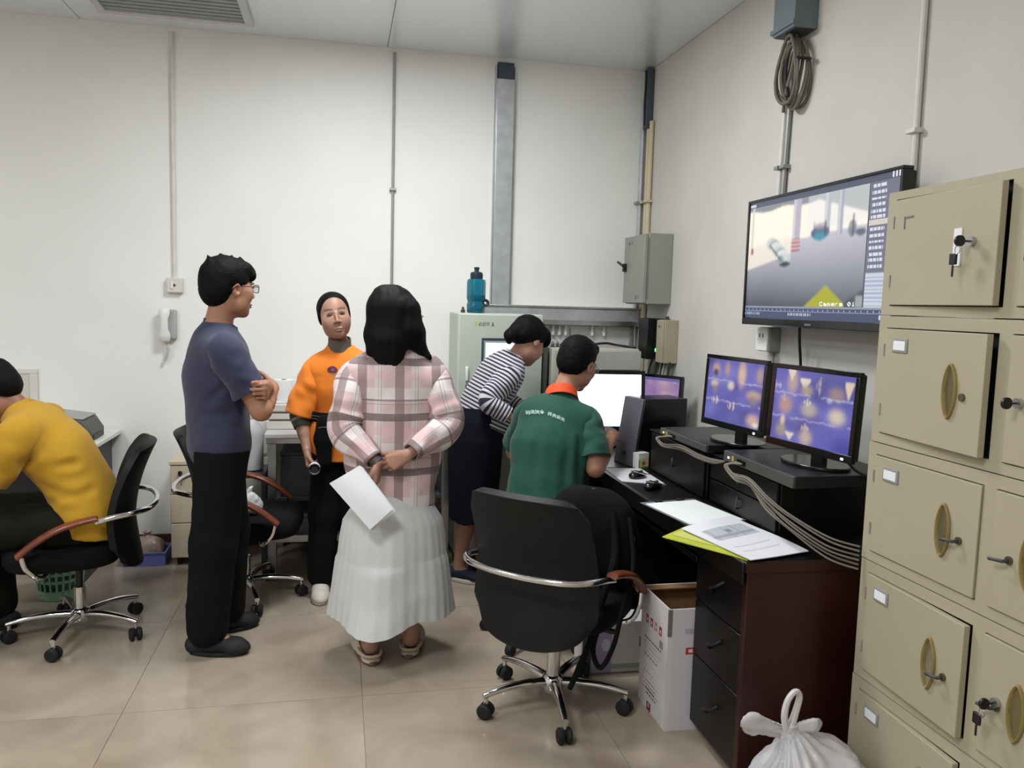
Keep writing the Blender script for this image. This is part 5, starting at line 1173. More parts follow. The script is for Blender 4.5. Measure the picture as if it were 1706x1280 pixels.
def collar(t, c, R, rx, ry, h=.025, tilt=.35, m='black_fabric', name='collar', flare=.004, th=.005):
    mb = MB(); rows = [(1.0+.06, 0), (1.0, h*.5), (1-.02, h), (.90, h), (.90, 0)]
    mb.loft([[tuple(c+R@V3(rx*f*math.cos(a), ry*f*math.sin(a), z-tilt*ry*math.sin(a)*.9)) for a in [2*PI*k/36 for k in range(36)]] for f, z in rows], caps=False); return ob(name, mb, m, t, ang=60)
def sleeve(B, a, b, f, r0, r1, over=.075, k=.02):
    d = unit(b-a); e = a+(b-a)*f; B.cone(a, e+d*.02, r0, r1, k); B.cone(e+d*(over+.004), e+d*(over+.16), over*1.06, over*1.2, .006, None, True)
def long_sleeve(B, a, b, c, r, f=1.0, k=.025):
    B.cone(a, b, r[0], r[1], k); e = b+(c-b)*f; d = unit(c-b); B.cone(b, e, r[1], r[2], k); B.cone(e+d*(r[2]*1.25), e+d*.12, r[2]*1.22, r[2]*1.4, .012, None, True)
def cloth_sleeve(par, m, J, q, radii, f, long=False, inset=.30, seed=0, amp=.004, folds=5, zoff=.0):
    """a sleeve as a tube of cloth from inside the shoulder down the arm, turned in at its hem"""
    a, b, c = J['sh'+q], J['el'+q], J['wr'+q]; a0 = a+(J['sh']-a)*inset
    pts = [a0, a, a*.5+b*.5]+([b+(a-b)*.12, b+(c-b)*.14, b*.5+c*.5, b+(c-b)*f] if long else [a+(b-a)*f])
    pth = catmull([Vector(p) for p in pts], 9); L = [0.0]
    for i in range(1, len(pth)): L.append(L[-1]+(pth[i]-pth[i-1]).length)
    tot = L[-1]; n = 44; V = []; F = []; A = []; nb = unit(np.cross(b-a, (c-b) if np.linalg.norm(np.cross(b-a, c-b)) > 1e-3 else (0,0,1.)))
    ang = [2*PI*k/n for k in range(n+1)]; rs = np.random.RandomState(seed+7); ph = rs.rand(8)*6.28
    rad = lambda e: float(np.interp(e, np.linspace(0, 1, len(radii)), radii)); le = np.linalg.norm(b-a)
    rows = [(i, 0.0) for i in range(len(pth))]+[(len(pth)-1, .006), (len(pth)-3, .010), (len(pth)-5, .012)]
    for (i, ins) in rows:
        tg = (pth[min(i+1, len(pth)-1)]-pth[max(i-1, 0)]).normalized(); tn = np.array(tg); s1 = nb-tn*np.dot(nb, tn); s1 = unit(s1); s2 = np.cross(tn, s1); e = L[i]/tot; r = rad(e)-ins; p = np.array(pth[i])
        near_el = math.exp(-((L[i]-le)/.07)**2) if long else math.exp(-((e-.45)/.3)**2)*.6
        for k, th in enumerate(ang):
            w = amp*(.7*math.sin(2*th+9*e+ph[0])+.5*math.sin(3*th-13*e+ph[1])+.35*math.sin(5*th+21*e+ph[2]))*min(1, e*4)+near_el*amp*1.1*math.sin(L[i]*folds*22+1.6*math.sin(th+ph[3])+ph[4])*(.5+.5*math.cos(th*1.0+ph[5]))
            if ins: w *= .8
            V.append(p+(s1*math.cos(th)+s2*math.sin(th))*(r+w)); A.append((th*rad(.6), 0, L[i]+zoff))
    for j in range(len(rows)-1):
        for k in range(n): F.append((j*(n+1)+k, j*(n+1)+k+1, (j+1)*(n+1)+k+1, (j+1)*(n+1)+k))
    me = D.meshes.new('sleeve'); me.from_pydata([tuple(p) for p in V], [], F); me.update(); me.polygons.foreach_set('use_smooth', [True]*len(F))
    at = me.attributes.new('cloth', 'FLOAT_VECTOR', 'POINT'); at.data.foreach_set('vector', np.array(A, np.float32).ravel())
    return link_mesh('sleeve', me, m, par)
def trousers(J, t, m, add, hem=.05, top=None, s=1.0, wr=.006, rr=(.092,.072,.066), creases=()):
    B = Soft(); rt = J['PF'][:,0]
    B.cone(J['pelvis']-rt*.07*s, J['pelvis']+rt*.07*s, .108*s+add, .108*s+add, .05, (J['fp'], 1.12)); B.cone(J['pelvis'], J['pelvis']*.3+J['waist']*.7, .135*s+add, .128*s+add, .05, (J['fp'], 1.36))
    for q in 'RL':
        B.cone(J['hip'+q], J['kn'+q], rr[0]*s+add, rr[1]*s+add, .035); d = unit(J['an'+q]-J['kn'+q]); e = J['an'+q]+d*(-hem+.02); B.cone(J['kn'+q], e, rr[1]*s+add, rr[2]*s+add, .03)
    low = min(J['anR'][2], J['anL'][2])+hem*.2
    if top: B.cut((0,0,top), (0,0,1))
    B.cut((0,0,.035), (0,0,-1))
    P, Q = B.mesh(.008, (), 2); P = wrinkle(P, Q, wr, 12, (1,1,.8), creases, wr*.4); return soft_ob('trousers', (P, Q), m, t)
mat('cloth_navy', '#2b2d48', .85, var=.10, vscale=5, bump=.3, bscale=600, sheen=.15)
mat('cloth_black', '#090a0c', .9, var=.15, vscale=6, bump=.3, bscale=500, spec=.2)
mat('cloth_orange', '#ee8420', .8, var=.06, vscale=4, bump=.3, bscale=600, sheen=.1)
mat('cloth_yellow', '#b88c18', .85, var=.05, vscale=5, bump=.3, bscale=600, sheen=.1)
mat('cloth_green', '#0c4a3b', .8, var=.08, vscale=5, bump=.3, bscale=700, sheen=.1)
mat('cloth_white', '#ced0d0', .85, var=.03, vscale=6, bump=.3, bscale=400, sheen=.1)
mat('cloth_darknavy', '#0c0f1c', .9, var=.12, vscale=6, bump=.3, bscale=500, spec=.2)
mat('cloth_olive', '#14160f', .9, spec=.2, var=.15, vscale=6, bump=.3, bscale=500)
mat('collar_orange', '#e0501f', .75, var=.05, bump=.3, bscale=500)
mat('cloth_grey', '#5e5a53', .85, bump=.3, bscale=500)
mat('shoe_black', '#141415', .75, bump=.3, bscale=400)
mat('shoe_white', '#c9c6ba', .7)
mat('croc_cream', '#c9b9a2', .6)
mat('croc_sole', '#6b5546', .7)
mat('shoe_navy', '#161a30', .8)
mat('sock_red', '#a52a36', .8)
def pattern_mat(name, build):
    m = D.materials.new(name); m.use_nodes = True; nt = m.node_tree; N = nt.nodes; Lk = nt.links; b = N['Principled BSDF']
    a = N.new('ShaderNodeAttribute'); a.attribute_name = 'cloth'; sp = N.new('ShaderNodeSeparateXYZ'); Lk.new(a.outputs['Vector'], sp.inputs[0])
    def math_(op, x, y=None, z=None):
        n = N.new('ShaderNodeMath'); n.operation = op
        for i, v in enumerate((x, y, z)):
            if v is None: continue
            if isinstance(v, (int, float)): n.inputs[i].default_value = v
            else: Lk.new(v, n.inputs[i])
        return n.outputs[0]
    def mix(f, c1, c2):
        n = N.new('ShaderNodeMix'); n.data_type = 'RGBA'; Lk.new(f, n.inputs[0]) if not isinstance(f, float) else setattr(n.inputs[0], 'default_value', f)
        for i, c in ((6, c1), (7, c2)):
            if isinstance(c, tuple): n.inputs[i].default_value = (*c, 1)
            else: Lk.new(c, n.inputs[i])
        return n.outputs[2]
    Lk.new(build(sp, math_, mix), b.inputs['Base Color']); b.inputs['Roughness'].default_value = .85; b.inputs['Sheen Weight'].default_value = .1
    tc = N.new('ShaderNodeTexCoord'); n2 = N.new('ShaderNodeTexNoise'); n2.inputs['Scale'].default_value = 500; Lk.new(tc.outputs['Object'], n2.inputs['Vector']); bp = N.new('ShaderNodeBump'); bp.inputs['Strength'].default_value = .3; bp.inputs['Distance'].default_value = .002; Lk.new(n2.outputs['Fac'], bp.inputs['Height']); Lk.new(bp.outputs['Normal'], b.inputs['Normal'])
    MATS[name] = m; return m
def stripes_build(sp, M_, mix):
    w = M_('FRACT', M_('MULTIPLY', sp.outputs['Z'], 1/.0195)); return mix(M_('GREATER_THAN', w, .52), lin('#c3c1c8'), lin('#1d1d30'))
pattern_mat('cloth_stripes', stripes_build)
def plaid_build(sp, M_, mix):
    base = lin('#dac0c0')
    def band(src, off, period, width): return M_('LESS_THAN', M_('FRACT', M_('ADD', M_('MULTIPLY', src, 1/period), off)), width)
    x, z = sp.outputs['X'], sp.outputs['Z']; px, pz = .150, .225
    c = base
    for src, off, per, w, col, f in [(x,.45,px,.22,'#e2dcdb',.75),(z,.40,pz,.20,'#e6e0de',.8),(x,.12,px,.12,'#e4bcbc',.5),(z,.75,pz,.14,'#e6bebe',.55),(x,.0,px,.25,'#7d6c6e',.70),(z,.0,pz,.135,'#746564',.85),(x,.62,px,.03,'#8d7f86',.5),(x,.55,px,.02,'#8d7f86',.4),(z,.36,pz,.030,'#73666d',.75),(z,.30,pz,.014,'#8d7f86',.5)]:
        c = mix(M_('MULTIPLY', band(src, -off, per, w), f), c, lin(col))
    return c
pattern_mat('cloth_plaid', plaid_build)
def limb_coords(P, J, limbs, PF, Q):
    """cloth coordinates: the trunk in the body's own axes, each sleeve along its own length"""
    A = (P-J['pelvis']) @ PF; ax = unit(J['sh']-J['pelvis']); A = A.copy(); A[:,2] = (P-J['pelvis'])@ax+.275
    cls = np.zeros(len(P), int); CO = [A]; best = np.full(len(P), 1.0); up = J['chest']*.4+J['sh']*.6
    for a, b, r in [(J['pelvis'], J['waist'], .17), (J['waist'], J['chest'], .17), (J['chest'], up, .16)]:
        d, t = seg_dist(P, a, b); best = np.minimum(best, d/r)
    for (a, b, ra, off) in limbs:
        d, t = seg_dist(P, a, b); k = d/ra < best-.1; best = np.where(k, d/ra, best); dr = unit(b-a); s1 = unit(np.cross(dr, PF[:,1])); s2 = np.cross(dr, s1); q = P-a
        Cn = A.copy(); Cn[:,0] = np.arctan2(q@s1, q@s2)*ra; Cn[:,2] = q@dr+off; CO.append(Cn); cls[k] = len(CO)-1
    fc = np.median(cls[Q], axis=1).astype(int); CO = np.stack(CO); return CO[fc[:,None], Q].reshape(-1, 3)

# ---- man in navy, arms folded
O = (-.53, 3.62); t, W = person('man in navy T-shirt and black trousers standing with folded arms', O)
PF = pframe(.951, .309); J = dict(PF=PF, fp=PF[:,1], fc=PF[:,1], pelvis=W(-.535,3.62,.90), waist=W(-.54,3.62,1.03), chest=W(-.535,3.62,1.18), sh=W(-.535,3.62,1.31), neck=W(-.54,3.62,1.375),
    hd=W(-.492,3.625,1.553), hs=1.03, HR=PF@rotm(18,-2,0), shR=W(-.485,3.455,1.295), shL=W(-.59,3.785,1.295), elR=W(-.345,3.445,1.055), wrR=W(-.315,3.665,1.125), elL=W(-.365,3.77,1.06), wrL=W(-.322,3.475,1.148),
    hipR=W(-.51,3.53,.86), hipL=W(-.555,3.71,.86), knR=W(-.545,3.505,.47), knL=W(-.52,3.725,.47), anR=W(-.575,3.50,.085), anL=W(-.53,3.735,.085), toeR=W(-.42,3.475,.035), toeL=W(-.41,3.78,.035))
B = body(J); hand(B, J['wrL'], (-.04,-1,-.10), (-1,.0,.0), (0,0,1), 1.0, (72,52,40), thumb=(.9,.22,.35)); hand(B, J['wrR'], (-.3,1,.0), (-1,0,0), (0,0,1), 1.0, (15,15,10))
make_body_ob(t, B, J, '#a3755c', zones=[(W(-.46,3.36,1.07), W(-.27,3.50,1.23), .0032)])
eyes(t, J['hd'], J['HR'], J['hs']); glasses(t, J['hd'], J['HR'], J['hs'])
H = HairShape(J); H.e((0,-.022,.048), (.085,.103,.088)).e((0,-.060,.0), (.075,.062,.080), .02).e((0,.042,.086), (.063,.054,.036), .02).e((.0,.083,.062), (.058,.024,.033), .015)
for x, y, z in [(-.02,-.07,.118),(.02,-.09,.10),(0,-.03,.128),(.03,.0,.122),(-.03,.02,.122),(.01,.05,.122)]: H.cone((x,y,z-.03), (x*1.3,y-.012,z+.012), .02, .004, .012)
H.e((0,.122,-.032), (.080,.056,.084), .012, True)
for q in (-1,1): H.e((q*.094,.034,-.056), (.042,.056,.064), .010, True)
H.cut((0,-.06,-.078), (0,.22,-1)).build(t, .0018, 60)
B = Soft(); torso(B, J, .016, depth=1.22); B.cut(W(0,0,.738), (0,0,-1)); B.ell(J['neck']+V3(.012,.004,.055), (.062,.062,.05), .01, None, True)
P, Q = B.mesh(.007, (), 2); P = wrinkle(P, Q, .003, 10, (1,1,.6), [(W(-.44,3.46,1.22), W(-.56,3.47,1.08), .018, .008), (W(-.42,3.47,1.05), W(-.60,3.49,1.02), .02, .007), (W(-.43,3.5,.98), W(-.62,3.5,.92), .022, .006), (W(-.40,3.44,1.20), W(-.47,3.41,1.13), .014, .006), (W(-.45,3.5,.88), W(-.64,3.54,.84), .022, .006)], .001)
ts = soft_ob('t_shirt', (P, Q), 'cloth_navy', t); [cloth_sleeve(ts, 'cloth_navy', J, q, (.066,.076,.074,.070), .70, seed=1) for q in 'RL']; collar(t, J['neck']+V3(.014,.005,.012), PF, .064, .070, .022, .30, 'cloth_navy')
trousers(J, t, 'cloth_black', .006, top=.88, wr=.005, rr=(.104,.088,.080), creases=[(W(-.62,3.47,.80), W(-.5,3.43,.70), .02, .008), (W(-.63,3.5,.42), W(-.5,3.43,.46), .02, .008), (W(-.63,3.5,.2), W(-.5,3.44,.16), .02, .008)])
for q in 'RL':
    B = Soft(); a = shoe(B, J['an'+q], J['toe'+q]+unit(J['toe'+q]-J['an'+q])*.02, .046, heel=.05); B.cut((0,0,.012), (0,0,-1)); so = soft_ob('shoe', B.mesh(.006), 'shoe_black', t); sole(so, 'rubber', *a, w=.047)

t.location.x += .024

# ---- woman in orange facing the camera
O = (.015, 4.12); t, W = person('woman in orange T-shirt facing the camera and holding a rolled paper', O)
PF = pframe(.04, -1); J = dict(PF=PF, fp=PF[:,1], fc=PF[:,1], rw=.125, rc=.135, pelvis=W(.02,4.14,.83), waist=W(.02,4.14,.95), chest=W(.015,4.13,1.09), sh=W(.01,4.13,1.20), neck=W(.0,4.13,1.265),
    hd=W(-.032,4.10,1.438), hs=.985, hf=.003, HR=PF@rotm(4,2,9), shR=W(-.122,4.13,1.170), shL=W(.155,4.13,1.170), elR=W(-.195,4.13,.935), wrR=W(-.160,4.045,.775), elL=W(.225,4.12,.93), wrL=W(.235,4.03,.72),
    hipR=W(-.06,4.14,.80), hipL=W(.10,4.14,.80), knR=W(-.075,4.12,.44), knL=W(.10,4.12,.44), anR=W(-.095,4.12,.085), anL=W(.11,4.13,.085), toeR=W(-.088,4.02,.035), toeL=W(.13,4.03,.035))
B = body(J, .92, True); hand(B, J['wrR'], (.12,-.25,-1), (1,-.1,.1), (0,-1,.2), .95, (62,72,45), thumb=(.75,.45,.35), tcurl=45); hand(B, J['wrL'], (0,-.2,-1), (-1,0,0), (0,-1,0), .95, (20,25,15))
make_body_ob(t, B, J, '#a67e69', zones=[(W(-.22,3.95,.62), W(-.08,4.08,.80), .004)], lips=(.40,.17,.15)); eyes(t, J['hd'], J['HR'], J['hs'], (0,0))
H = HairShape(J); H.e((0,-.018,.038), (.0815,.100,.0865)).e((0,-.085,.01), (.05,.045,.05), .02)
for q in (-1,1): H.e((q*.060,-.004,-.005), (.021,.030,.040), .015)
H.cut((0,.024,-.03), (0,1,-.34), .030).cut((0,-.05,-.050), (0,.25,-1)).build(t, .0009, 60)
B = Soft(); torso(B, J, .022, k=.04, sc=.92); B.cone(J['pelvis'], J['pelvis']-V3(0,0,.2), .155, .160, .04, (PF[:,1], 1.3)); B.cut(W(0,0,.715), (0,0,-1)); B.ell(J['neck']+V3(0,-.012,.055), (.062,.058,.055), .008, None, True)
P, Q = B.mesh(.007, (), 2); P = wrinkle(P, Q, .004, 9, (1,1,.6), [(W(-.122,4.03,1.14), W(-.128,4.035,.96), .016, .015), (W(-.20,4.05,1.05), W(-.16,4.04,.96), .015, .006), (W(-.02,3.99,1.02), W(.10,3.99,.96), .02, .007), (W(-.03,3.98,.88), W(.0,3.98,.74), .02, .008), (W(-.08,4.0,1.0), W(.02,3.98,1.10), .02, .006)], .0015)
ts = soft_ob('t_shirt', (P, Q), 'cloth_orange', t); [cloth_sleeve(ts, 'cloth_orange', J, q, (.055,.072,.078,.084), .97, seed=2, amp=.005) for q in 'RL']
from mathutils.bvhtree import BVHTree
def project_print(name, PQ, org, xdir, ydir, ndir, w, h, nx, ny, painter, parent, mask, off=.0015):
    """flat print laid onto cloth: cells kept where the painter's mask is set, each vertex dropped on the garment"""
    P, Q = PQ; bv = BVHTree.FromPolygons([Vector(p) for p in P], [tuple(q) for q in Q]); xd, yd, nd = unit(xdir), unit(ydir), unit(ndir); vs = {}; V = []; F = []; C_ = []
    def vert(i, j):
        if (i, j) not in vs:
            p = np.array(org)+xd*(i/nx-.5)*w+yd*(j/ny-.5)*h; hit = bv.ray_cast(Vector(p+nd*.25), Vector(-nd)); q = np.array(hit[0])+nd*off if hit[0] is not None else p; vs[(i,j)] = len(V); V.append(tuple(q))
        return vs[(i,j)]
    for j in range(ny):
        for i in range(nx):
            u, v = (i+.5)/nx, (j+.5)/ny
            if mask(u, v): F.append((vert(i,j), vert(i+1,j), vert(i+1,j+1), vert(i,j+1))); C_.append(painter(u, v))
    me = D.meshes.new(name); me.from_pydata(V, [], F); me.update(); at = me.color_attributes.new('Col', 'FLOAT_COLOR', 'CORNER'); b = np.ones((len(F)*4,4), np.float32); b[:,:3] = np.repeat(np.array(C_), 4, 0); at.data.foreach_set('color', b.ravel())
    return link_mesh(name, me, 'print_matte', parent)
fl = lambda u, v: ((u-.38)**2/.11+(v-.60)**2/.06) < 1 or ((u-.70)**2/.05+(v-.22)**2/.035) < 1
project_print('shirt_print', (P, Q), W(-.030,4.0,1.168), (1,0,0), (0,0,1), (0,-1,0), .075, .075, 20, 20, lambda u, v: lin('#5c2436') if v > .42 and ((u-.40)**2+(v-.62)**2) > .008 else (lin('#8a4a6a') if v > .42 else lin('#8c9070')), ts, fl)
collar(t, J['neck']+V3(-.006,-.010,.006), PF, .057, .062, .058, .22, 'cloth_grey', 'turtleneck'); 
B = Soft(); B.cone(J['shR']*.3+J['elR']*.7, J['elR'], .054, .050, .02); e = J['elR']*.72+J['wrR']*.28; B.cone(J['elR'], e, .050, .044, .02); d = unit(J['wrR']-J['elR']); B.cone(e+d*.05, e+d*.15, .052, .06, .004, None, True)
PQ = B.mesh(.006); r_, tt = seg_dist(PQ[0], J['elR'], J['wrR']); cz = np.array([lin('#3b3b36') if q < .10 else (lin('#b79a92') if q < .16 else lin('#4c4f48')) for q in tt]); soft_ob('undersleeve', PQ, 'print_matte', t, cz)
trousers(J, t, 'cloth_black', .0, top=.86, s=.92, wr=.004, rr=(.095,.082,.074))
c0 = W(.02,4.135,.0); st = MB().loft([[tuple(c0+PF@V3(rx*math.cos(a), ry*math.sin(a), z)) for a in [2*PI*k/44 for k in range(44)]] for rx, ry, z in [(.170,.146,.915),(.176,.150,.918),(.176,.150,.962),(.170,.146,.966)]], caps=False)
wb = ob('waist_strap', st, 'cloth_black', t, ang=60)
for z in (.932,.946): ob('strap_line', MB().tube([tuple(c0+PF@V3(.178*math.cos(a), .152*math.sin(a), z)) for a in [2*PI*k/44 for k in range(45)]], .0022, 5), 'cloth_grey', wb)
B = Soft(); B.chain([W(-.075,3.985,.92), W(-.08,3.985,.84), W(-.075,3.99,.74)], [.040,.044,.036], .02, (V3(0,1,0), 1.5)); po = soft_ob('waist_pouch', B.mesh(.006), 'cloth_black', t); ob('pouch_zip', MB().tube([W(-.105,3.952,.90), W(-.08,3.950,.905), W(-.05,3.952,.90)], .002, 5), 'cloth_grey', po)
for q in 'RL':
    B = Soft(); a = shoe(B, J['an'+q], J['toe'+q]-V3(0,.045,0), .042, heel=.035); B.cut((0,0,.012), (0,0,-1)); so = soft_ob('shoe', B.mesh(.006), 'shoe_white', t); sole(so, 'shoe_white', *a, w=.044)
    B = Soft(); B.cone(J['an'+q]+V3(0,0,-.02), J['an'+q]+V3(0,0,.05), .043, .043, .01); soft_ob('sock', B.mesh(.006), 'sock_red', t)
rp = thing('paper_roll', 'rolled white paper held in the hand of the woman in orange', 'paper roll', (-.122, 4.005, .697))
rd = unit((.03,-1,.12)); sp_ = []
for k in range(61): a = k*.33; r = .0215+.007*k/60; u1 = unit(np.cross(rd, (0,0,1))); u2 = np.cross(rd, u1); sp_.append(u1*math.cos(a)*r+u2*math.sin(a)*r)
ob('sheet', MB().loft([[tuple(q+rd*s_) for q in sp_] for s_ in (-.06, .115)], closed=False), 'paper', rp); ob('hollow_shade', MB().tube([tuple(rd*-.055), tuple(rd*.110)], .0165, 16), mat('roll_dark', '#15151a', .8), rp)  # dark solid tube paints the shade inside the hollow roll

# ---- woman in plaid shirt and white skirt, seen from behind
O = (.215, 3.38); t, W = person('woman in pink plaid shirt and white skirt with hands behind her back', O)
PF = pframe(.03, 1); J = dict(PF=PF, fp=PF[:,1], fc=PF[:,1], rw=.13, rc=.145, pelvis=W(.22,3.39,.86), waist=W(.22,3.39,.98), chest=W(.22,3.39,1.11), sh=W(.222,3.39,1.235), neck=W(.222,3.40,1.29),
    hd=W(.222,3.41,1.452), hs=1.03, HR=PF@rotm(-42,-4,0), shR=W(.385,3.38,1.205), shL=W(.065,3.38,1.205), elR=W(.440,3.315,1.005), wrR=W(.262,3.195,.905), elL=W(.012,3.315,.99), wrL=W(.148,3.215,.872),
    hipR=W(.30,3.39,.82), hipL=W(.14,3.39,.82), knR=W(.305,3.39,.45), knL=W(.135,3.39,.45), anR=W(.303,3.365,.085), anL=W(.132,3.318,.085), toeR=W(.33,3.50,.035), toeL=W(.105,3.45,.035))
B = body(J, .95, True); hand(B, J['wrR'], (-.90,-.02,-.38), (.0,1,-.25), (-.4,0,.9), .92, (52,60,40), thumb=(.85,.35,.30), tcurl=20); hand(B, J['wrL'], (-.05,-.08,-1), (-.9,.3,0), (.15,-1,.0), .92, (28,38,28), thumb=(.85,.25,.45), tcurl=20)
make_body_ob(t, B, J, '#ab806c', zones=[(W(.07,3.13,.68), W(.30,3.27,.95), .0038)]); eyes(t, J['hd'], J['HR'], J['hs']); glasses(t, J['hd'], J['HR'], J['hs'], 'steel')
H = HairShape(J); H.e((0,-.022,.042), (.090,.106,.090), .02); R_ = J['HR']; h0 = J['hd']
wv = PF
def hp(x, y, z): return W(.222,3.41,1.452)+PF@V3(x,y,z)
for x, y, x2, y2, z2, r0, r1 in [(-.055,-.045,-.085,-.055,-.150,.050,.030),(.0,-.075,-.005,-.095,-.195,.055,.034),(-.045,-.07,-.045,-.090,-.180,.050,.030),(.045,-.06,.050,-.080,-.100,.052,.026),(.055,-.035,.098,-.060,-.130,.044,.020),(-.06,-.01,-.088,-.025,-.120,.040,.016)]:
    m_ = ((x+x2)/2*1.05, (y+y2)/2-.012, (z2)/2); H.B.cone(hp(x,y,.03), hp(*m_), r0, (r0+r1)/2+.006, .03); H.B.cone(hp(*m_), hp(x2,y2,z2), (r0+r1)/2+.006, r1, .03)
H.B.cone(hp(.092,-.055,-.10), hp(.140,-.075,-.160), .026, .010, .02); H.B.cone(hp(-.01,-.09,-.15), hp(.012,-.098,-.218), .036, .012, .02); H.B.cone(hp(-.05,-.085,-.13), hp(-.058,-.095,-.200), .030, .010, .02); H.B.cone(hp(-.085,-.03,-.09), hp(-.110,-.04,-.165), .018, .006, .02)
H.B.ell(h0+R_@V3(0,.118,-.04), (.062,.062,.12), .01, R_, True)
P, Q = H.B.mesh(.0055, (), 2); q_ = (P-h0)@PF; N_ = normals(P, Q); a_ = np.arctan2(q_[:,0], -q_[:,1]+.02); P = P+N_*(.0008*np.sin(a_*60+2.5*vnoise(P*np.array([1,1,.3]), 14))+.0028*vnoise(P*np.array([1,1,.15]), 55)+.004*vnoise(P*np.array([1,1,.4]), 14))[:,None]; soft_ob('hair', (P, Q), 'hair', t)
B = Soft(); rS = (.068,.068,.046); 
torso(B, J, .032, sc=.95); B.cone(J['waist'], J['pelvis']-V3(0,0,.22), .165, .186, .05, (PF[:,1], 1.28)); B.cut(V3(0,0,.668), (.0,.10,-1)); B.ell(J['neck']+V3(0,.012,.06), (.06,.056,.05), .008, None, True)
P, Q = B.mesh(.0065, (), 2)
A = limb_coords(P, J, [], PF, Q)
cr = [(W(.40,3.30,1.12), W(.37,3.29,.98), .016, .012), (W(.05,3.30,1.12), W(.07,3.29,.98), .016, .012), (W(.44,3.25,1.02), W(.36,3.24,1.04), .015, .009), (W(.0,3.25,1.0), W(.07,3.24,1.03), .015, .009), (W(.38,3.22,.95), W(.33,3.20,1.0), .014, .008), (W(.05,3.22,.94), W(.10,3.2,.99), .014, .008), (W(.10,3.23,1.06), W(.32,3.23,1.09), .022, .005), (W(.16,3.22,1.2), W(.17,3.22,1.0), .02, .005), (W(.28,3.22,1.2), W(.27,3.22,1.0), .02, .005), (W(.13,3.23,.86), W(.32,3.23,.84), .02, .006)]
P = wrinkle(P, Q, .0055, 11, (1,1,.7), cr, .002); ps = soft_ob('plaid_shirt', (P, Q), 'cloth_plaid', t, None, A); [cloth_sleeve(ps, 'cloth_plaid', J, q, (.060,.076,.078,.074,.066,.052,.042), .90, True, seed=3, amp=.006, zoff=.0) for q in 'RL']
collar(t, J['neck']+V3(0,.002,.002), PF, .068, .070, .040, -.15, 'cloth_plaid_collar' if 'cloth_plaid_collar' in MATS else mat('cloth_plaid_collar', '#b79fa4', .85, bump=.3), 'shirt_collar')
def skirt(t, c, rows, n, pleats, m, tiers=(), name='skirt', seed=0, PFm=None):
    """rows: z, rx, ry, pleat depth; closed pleated cloth shell with thickness"""
    rs = np.random.RandomState(seed); ph = rs.rand(pleats)*2*PI; wts = .5+rs.rand(pleats); ang = np.linspace(0, 2*PI, n, endpoint=False); rings = []
    zs = np.linspace(0, 1, len(rows)); fine = np.linspace(0, 1, 46); R_ = [np.interp(fine, zs, [r[i] for r in rows]) for i in range(6)]
    Rm = np.eye(3) if PFm is None else PFm
    for i in range(len(fine)):
        z, rx, ry, pd, ox, oy = [R_[k][i] for k in range(6)]; f = np.zeros(n)
        for k in range(pleats): f += wts[k]*np.maximum(0, np.cos(ang*1.0-2*PI*(k+.35*math.sin(ph[k]))/pleats-.06*math.sin(fine[i]*7+ph[k])))**(pleats*.9)
        f = f-f.mean(); g = np.sin(ang*pleats*2.3+ph[0]+fine[i]*2)*.07
        r = 1+(pd*(f+g))/max(rx, .05); rings.append([tuple(np.array(c)+Rm@V3(ox+rx*r[q]*math.cos(ang[q]), oy+ry*r[q]*math.sin(ang[q]), z+ (0 if i < 40 else -.016*f[q]))) for q in range(n)])
    inner = [[tuple(np.array(p)*np.array([1,1,1])+(np.array([c[0],c[1],p[2]])-np.array(p))*.02) for p in r] for r in rings]
    mb = MB().loft(rings[::-1]+inner, caps=False); return ob(name, mb, m, t, ang=70)
sk = [(.84,.125,.095,.000,0,0),(.74,.145,.110,.002,0,0),(.66,.170,.135,.005,0,0),(.60,.207,.172,.010,0,0),(.52,.220,.186,.014,0,0),(.455,.226,.192,.016,0,0),(.450,.228,.194,.014,0,0),(.43,.234,.201,.018,0,0),(.32,.250,.218,.015,0,0),(.20,.262,.230,.034,0,0)]
skirt(t, W(.222,3.37,0), sk, 220, 13, 'cloth_white', seed=4)
for q in 'RL':
    f = unit((J['toe'+q]-J['an'+q])*np.array([1,1,0])); sd = V3(f[1],-f[0],0); h0 = V3(J['an'+q][0],J['an'+q][1],0)-f*.035
    B = Soft(); B.cone(h0+f*.10+V3(0,0,.030), h0+f*.165+V3(0,0,.034), .044, .047, .02, (V3(0,0,1),1.0)); B.cone(h0+f*.165+V3(0,0,.034), h0+f*.205+V3(0,0,.03), .047, .040, .02); B.cone(h0+f*.02+V3(0,0,.012), h0+f*.20+V3(0,0,.012), .040, .045, .015, (V3(0,0,1),1.9)); B.ell(h0+f*.055+V3(0,0,.062), (.034,.034,.05), .008, None, True); B.cone(h0+f*.02+V3(0,0,.06), h0+f*.11+V3(0,0,.05), .034, .030, .008, None, True); B.cut((0,0,.012), (0,0,-1))
    so = soft_ob('clog', B.mesh(.0045), 'croc_cream', t); sole(so, 'croc_sole', f, sd, h0, .235, .046, .020)
    stp = [h0+f*.085+sd*.043+V3(0,0,.044), h0+f*.04+sd*.046+V3(0,0,.046), h0-f*.005+sd*.030+V3(0,0,.042), h0-f*.014+V3(0,0,.041), h0-f*.005-sd*.030+V3(0,0,.042), h0+f*.04-sd*.046+V3(0,0,.046), h0+f*.085-sd*.043+V3(0,0,.044)]
    ob('heel_strap', MB().tube([tuple(p) for p in stp], .0058, 8, smooth_path=5), 'croc_cream', so)
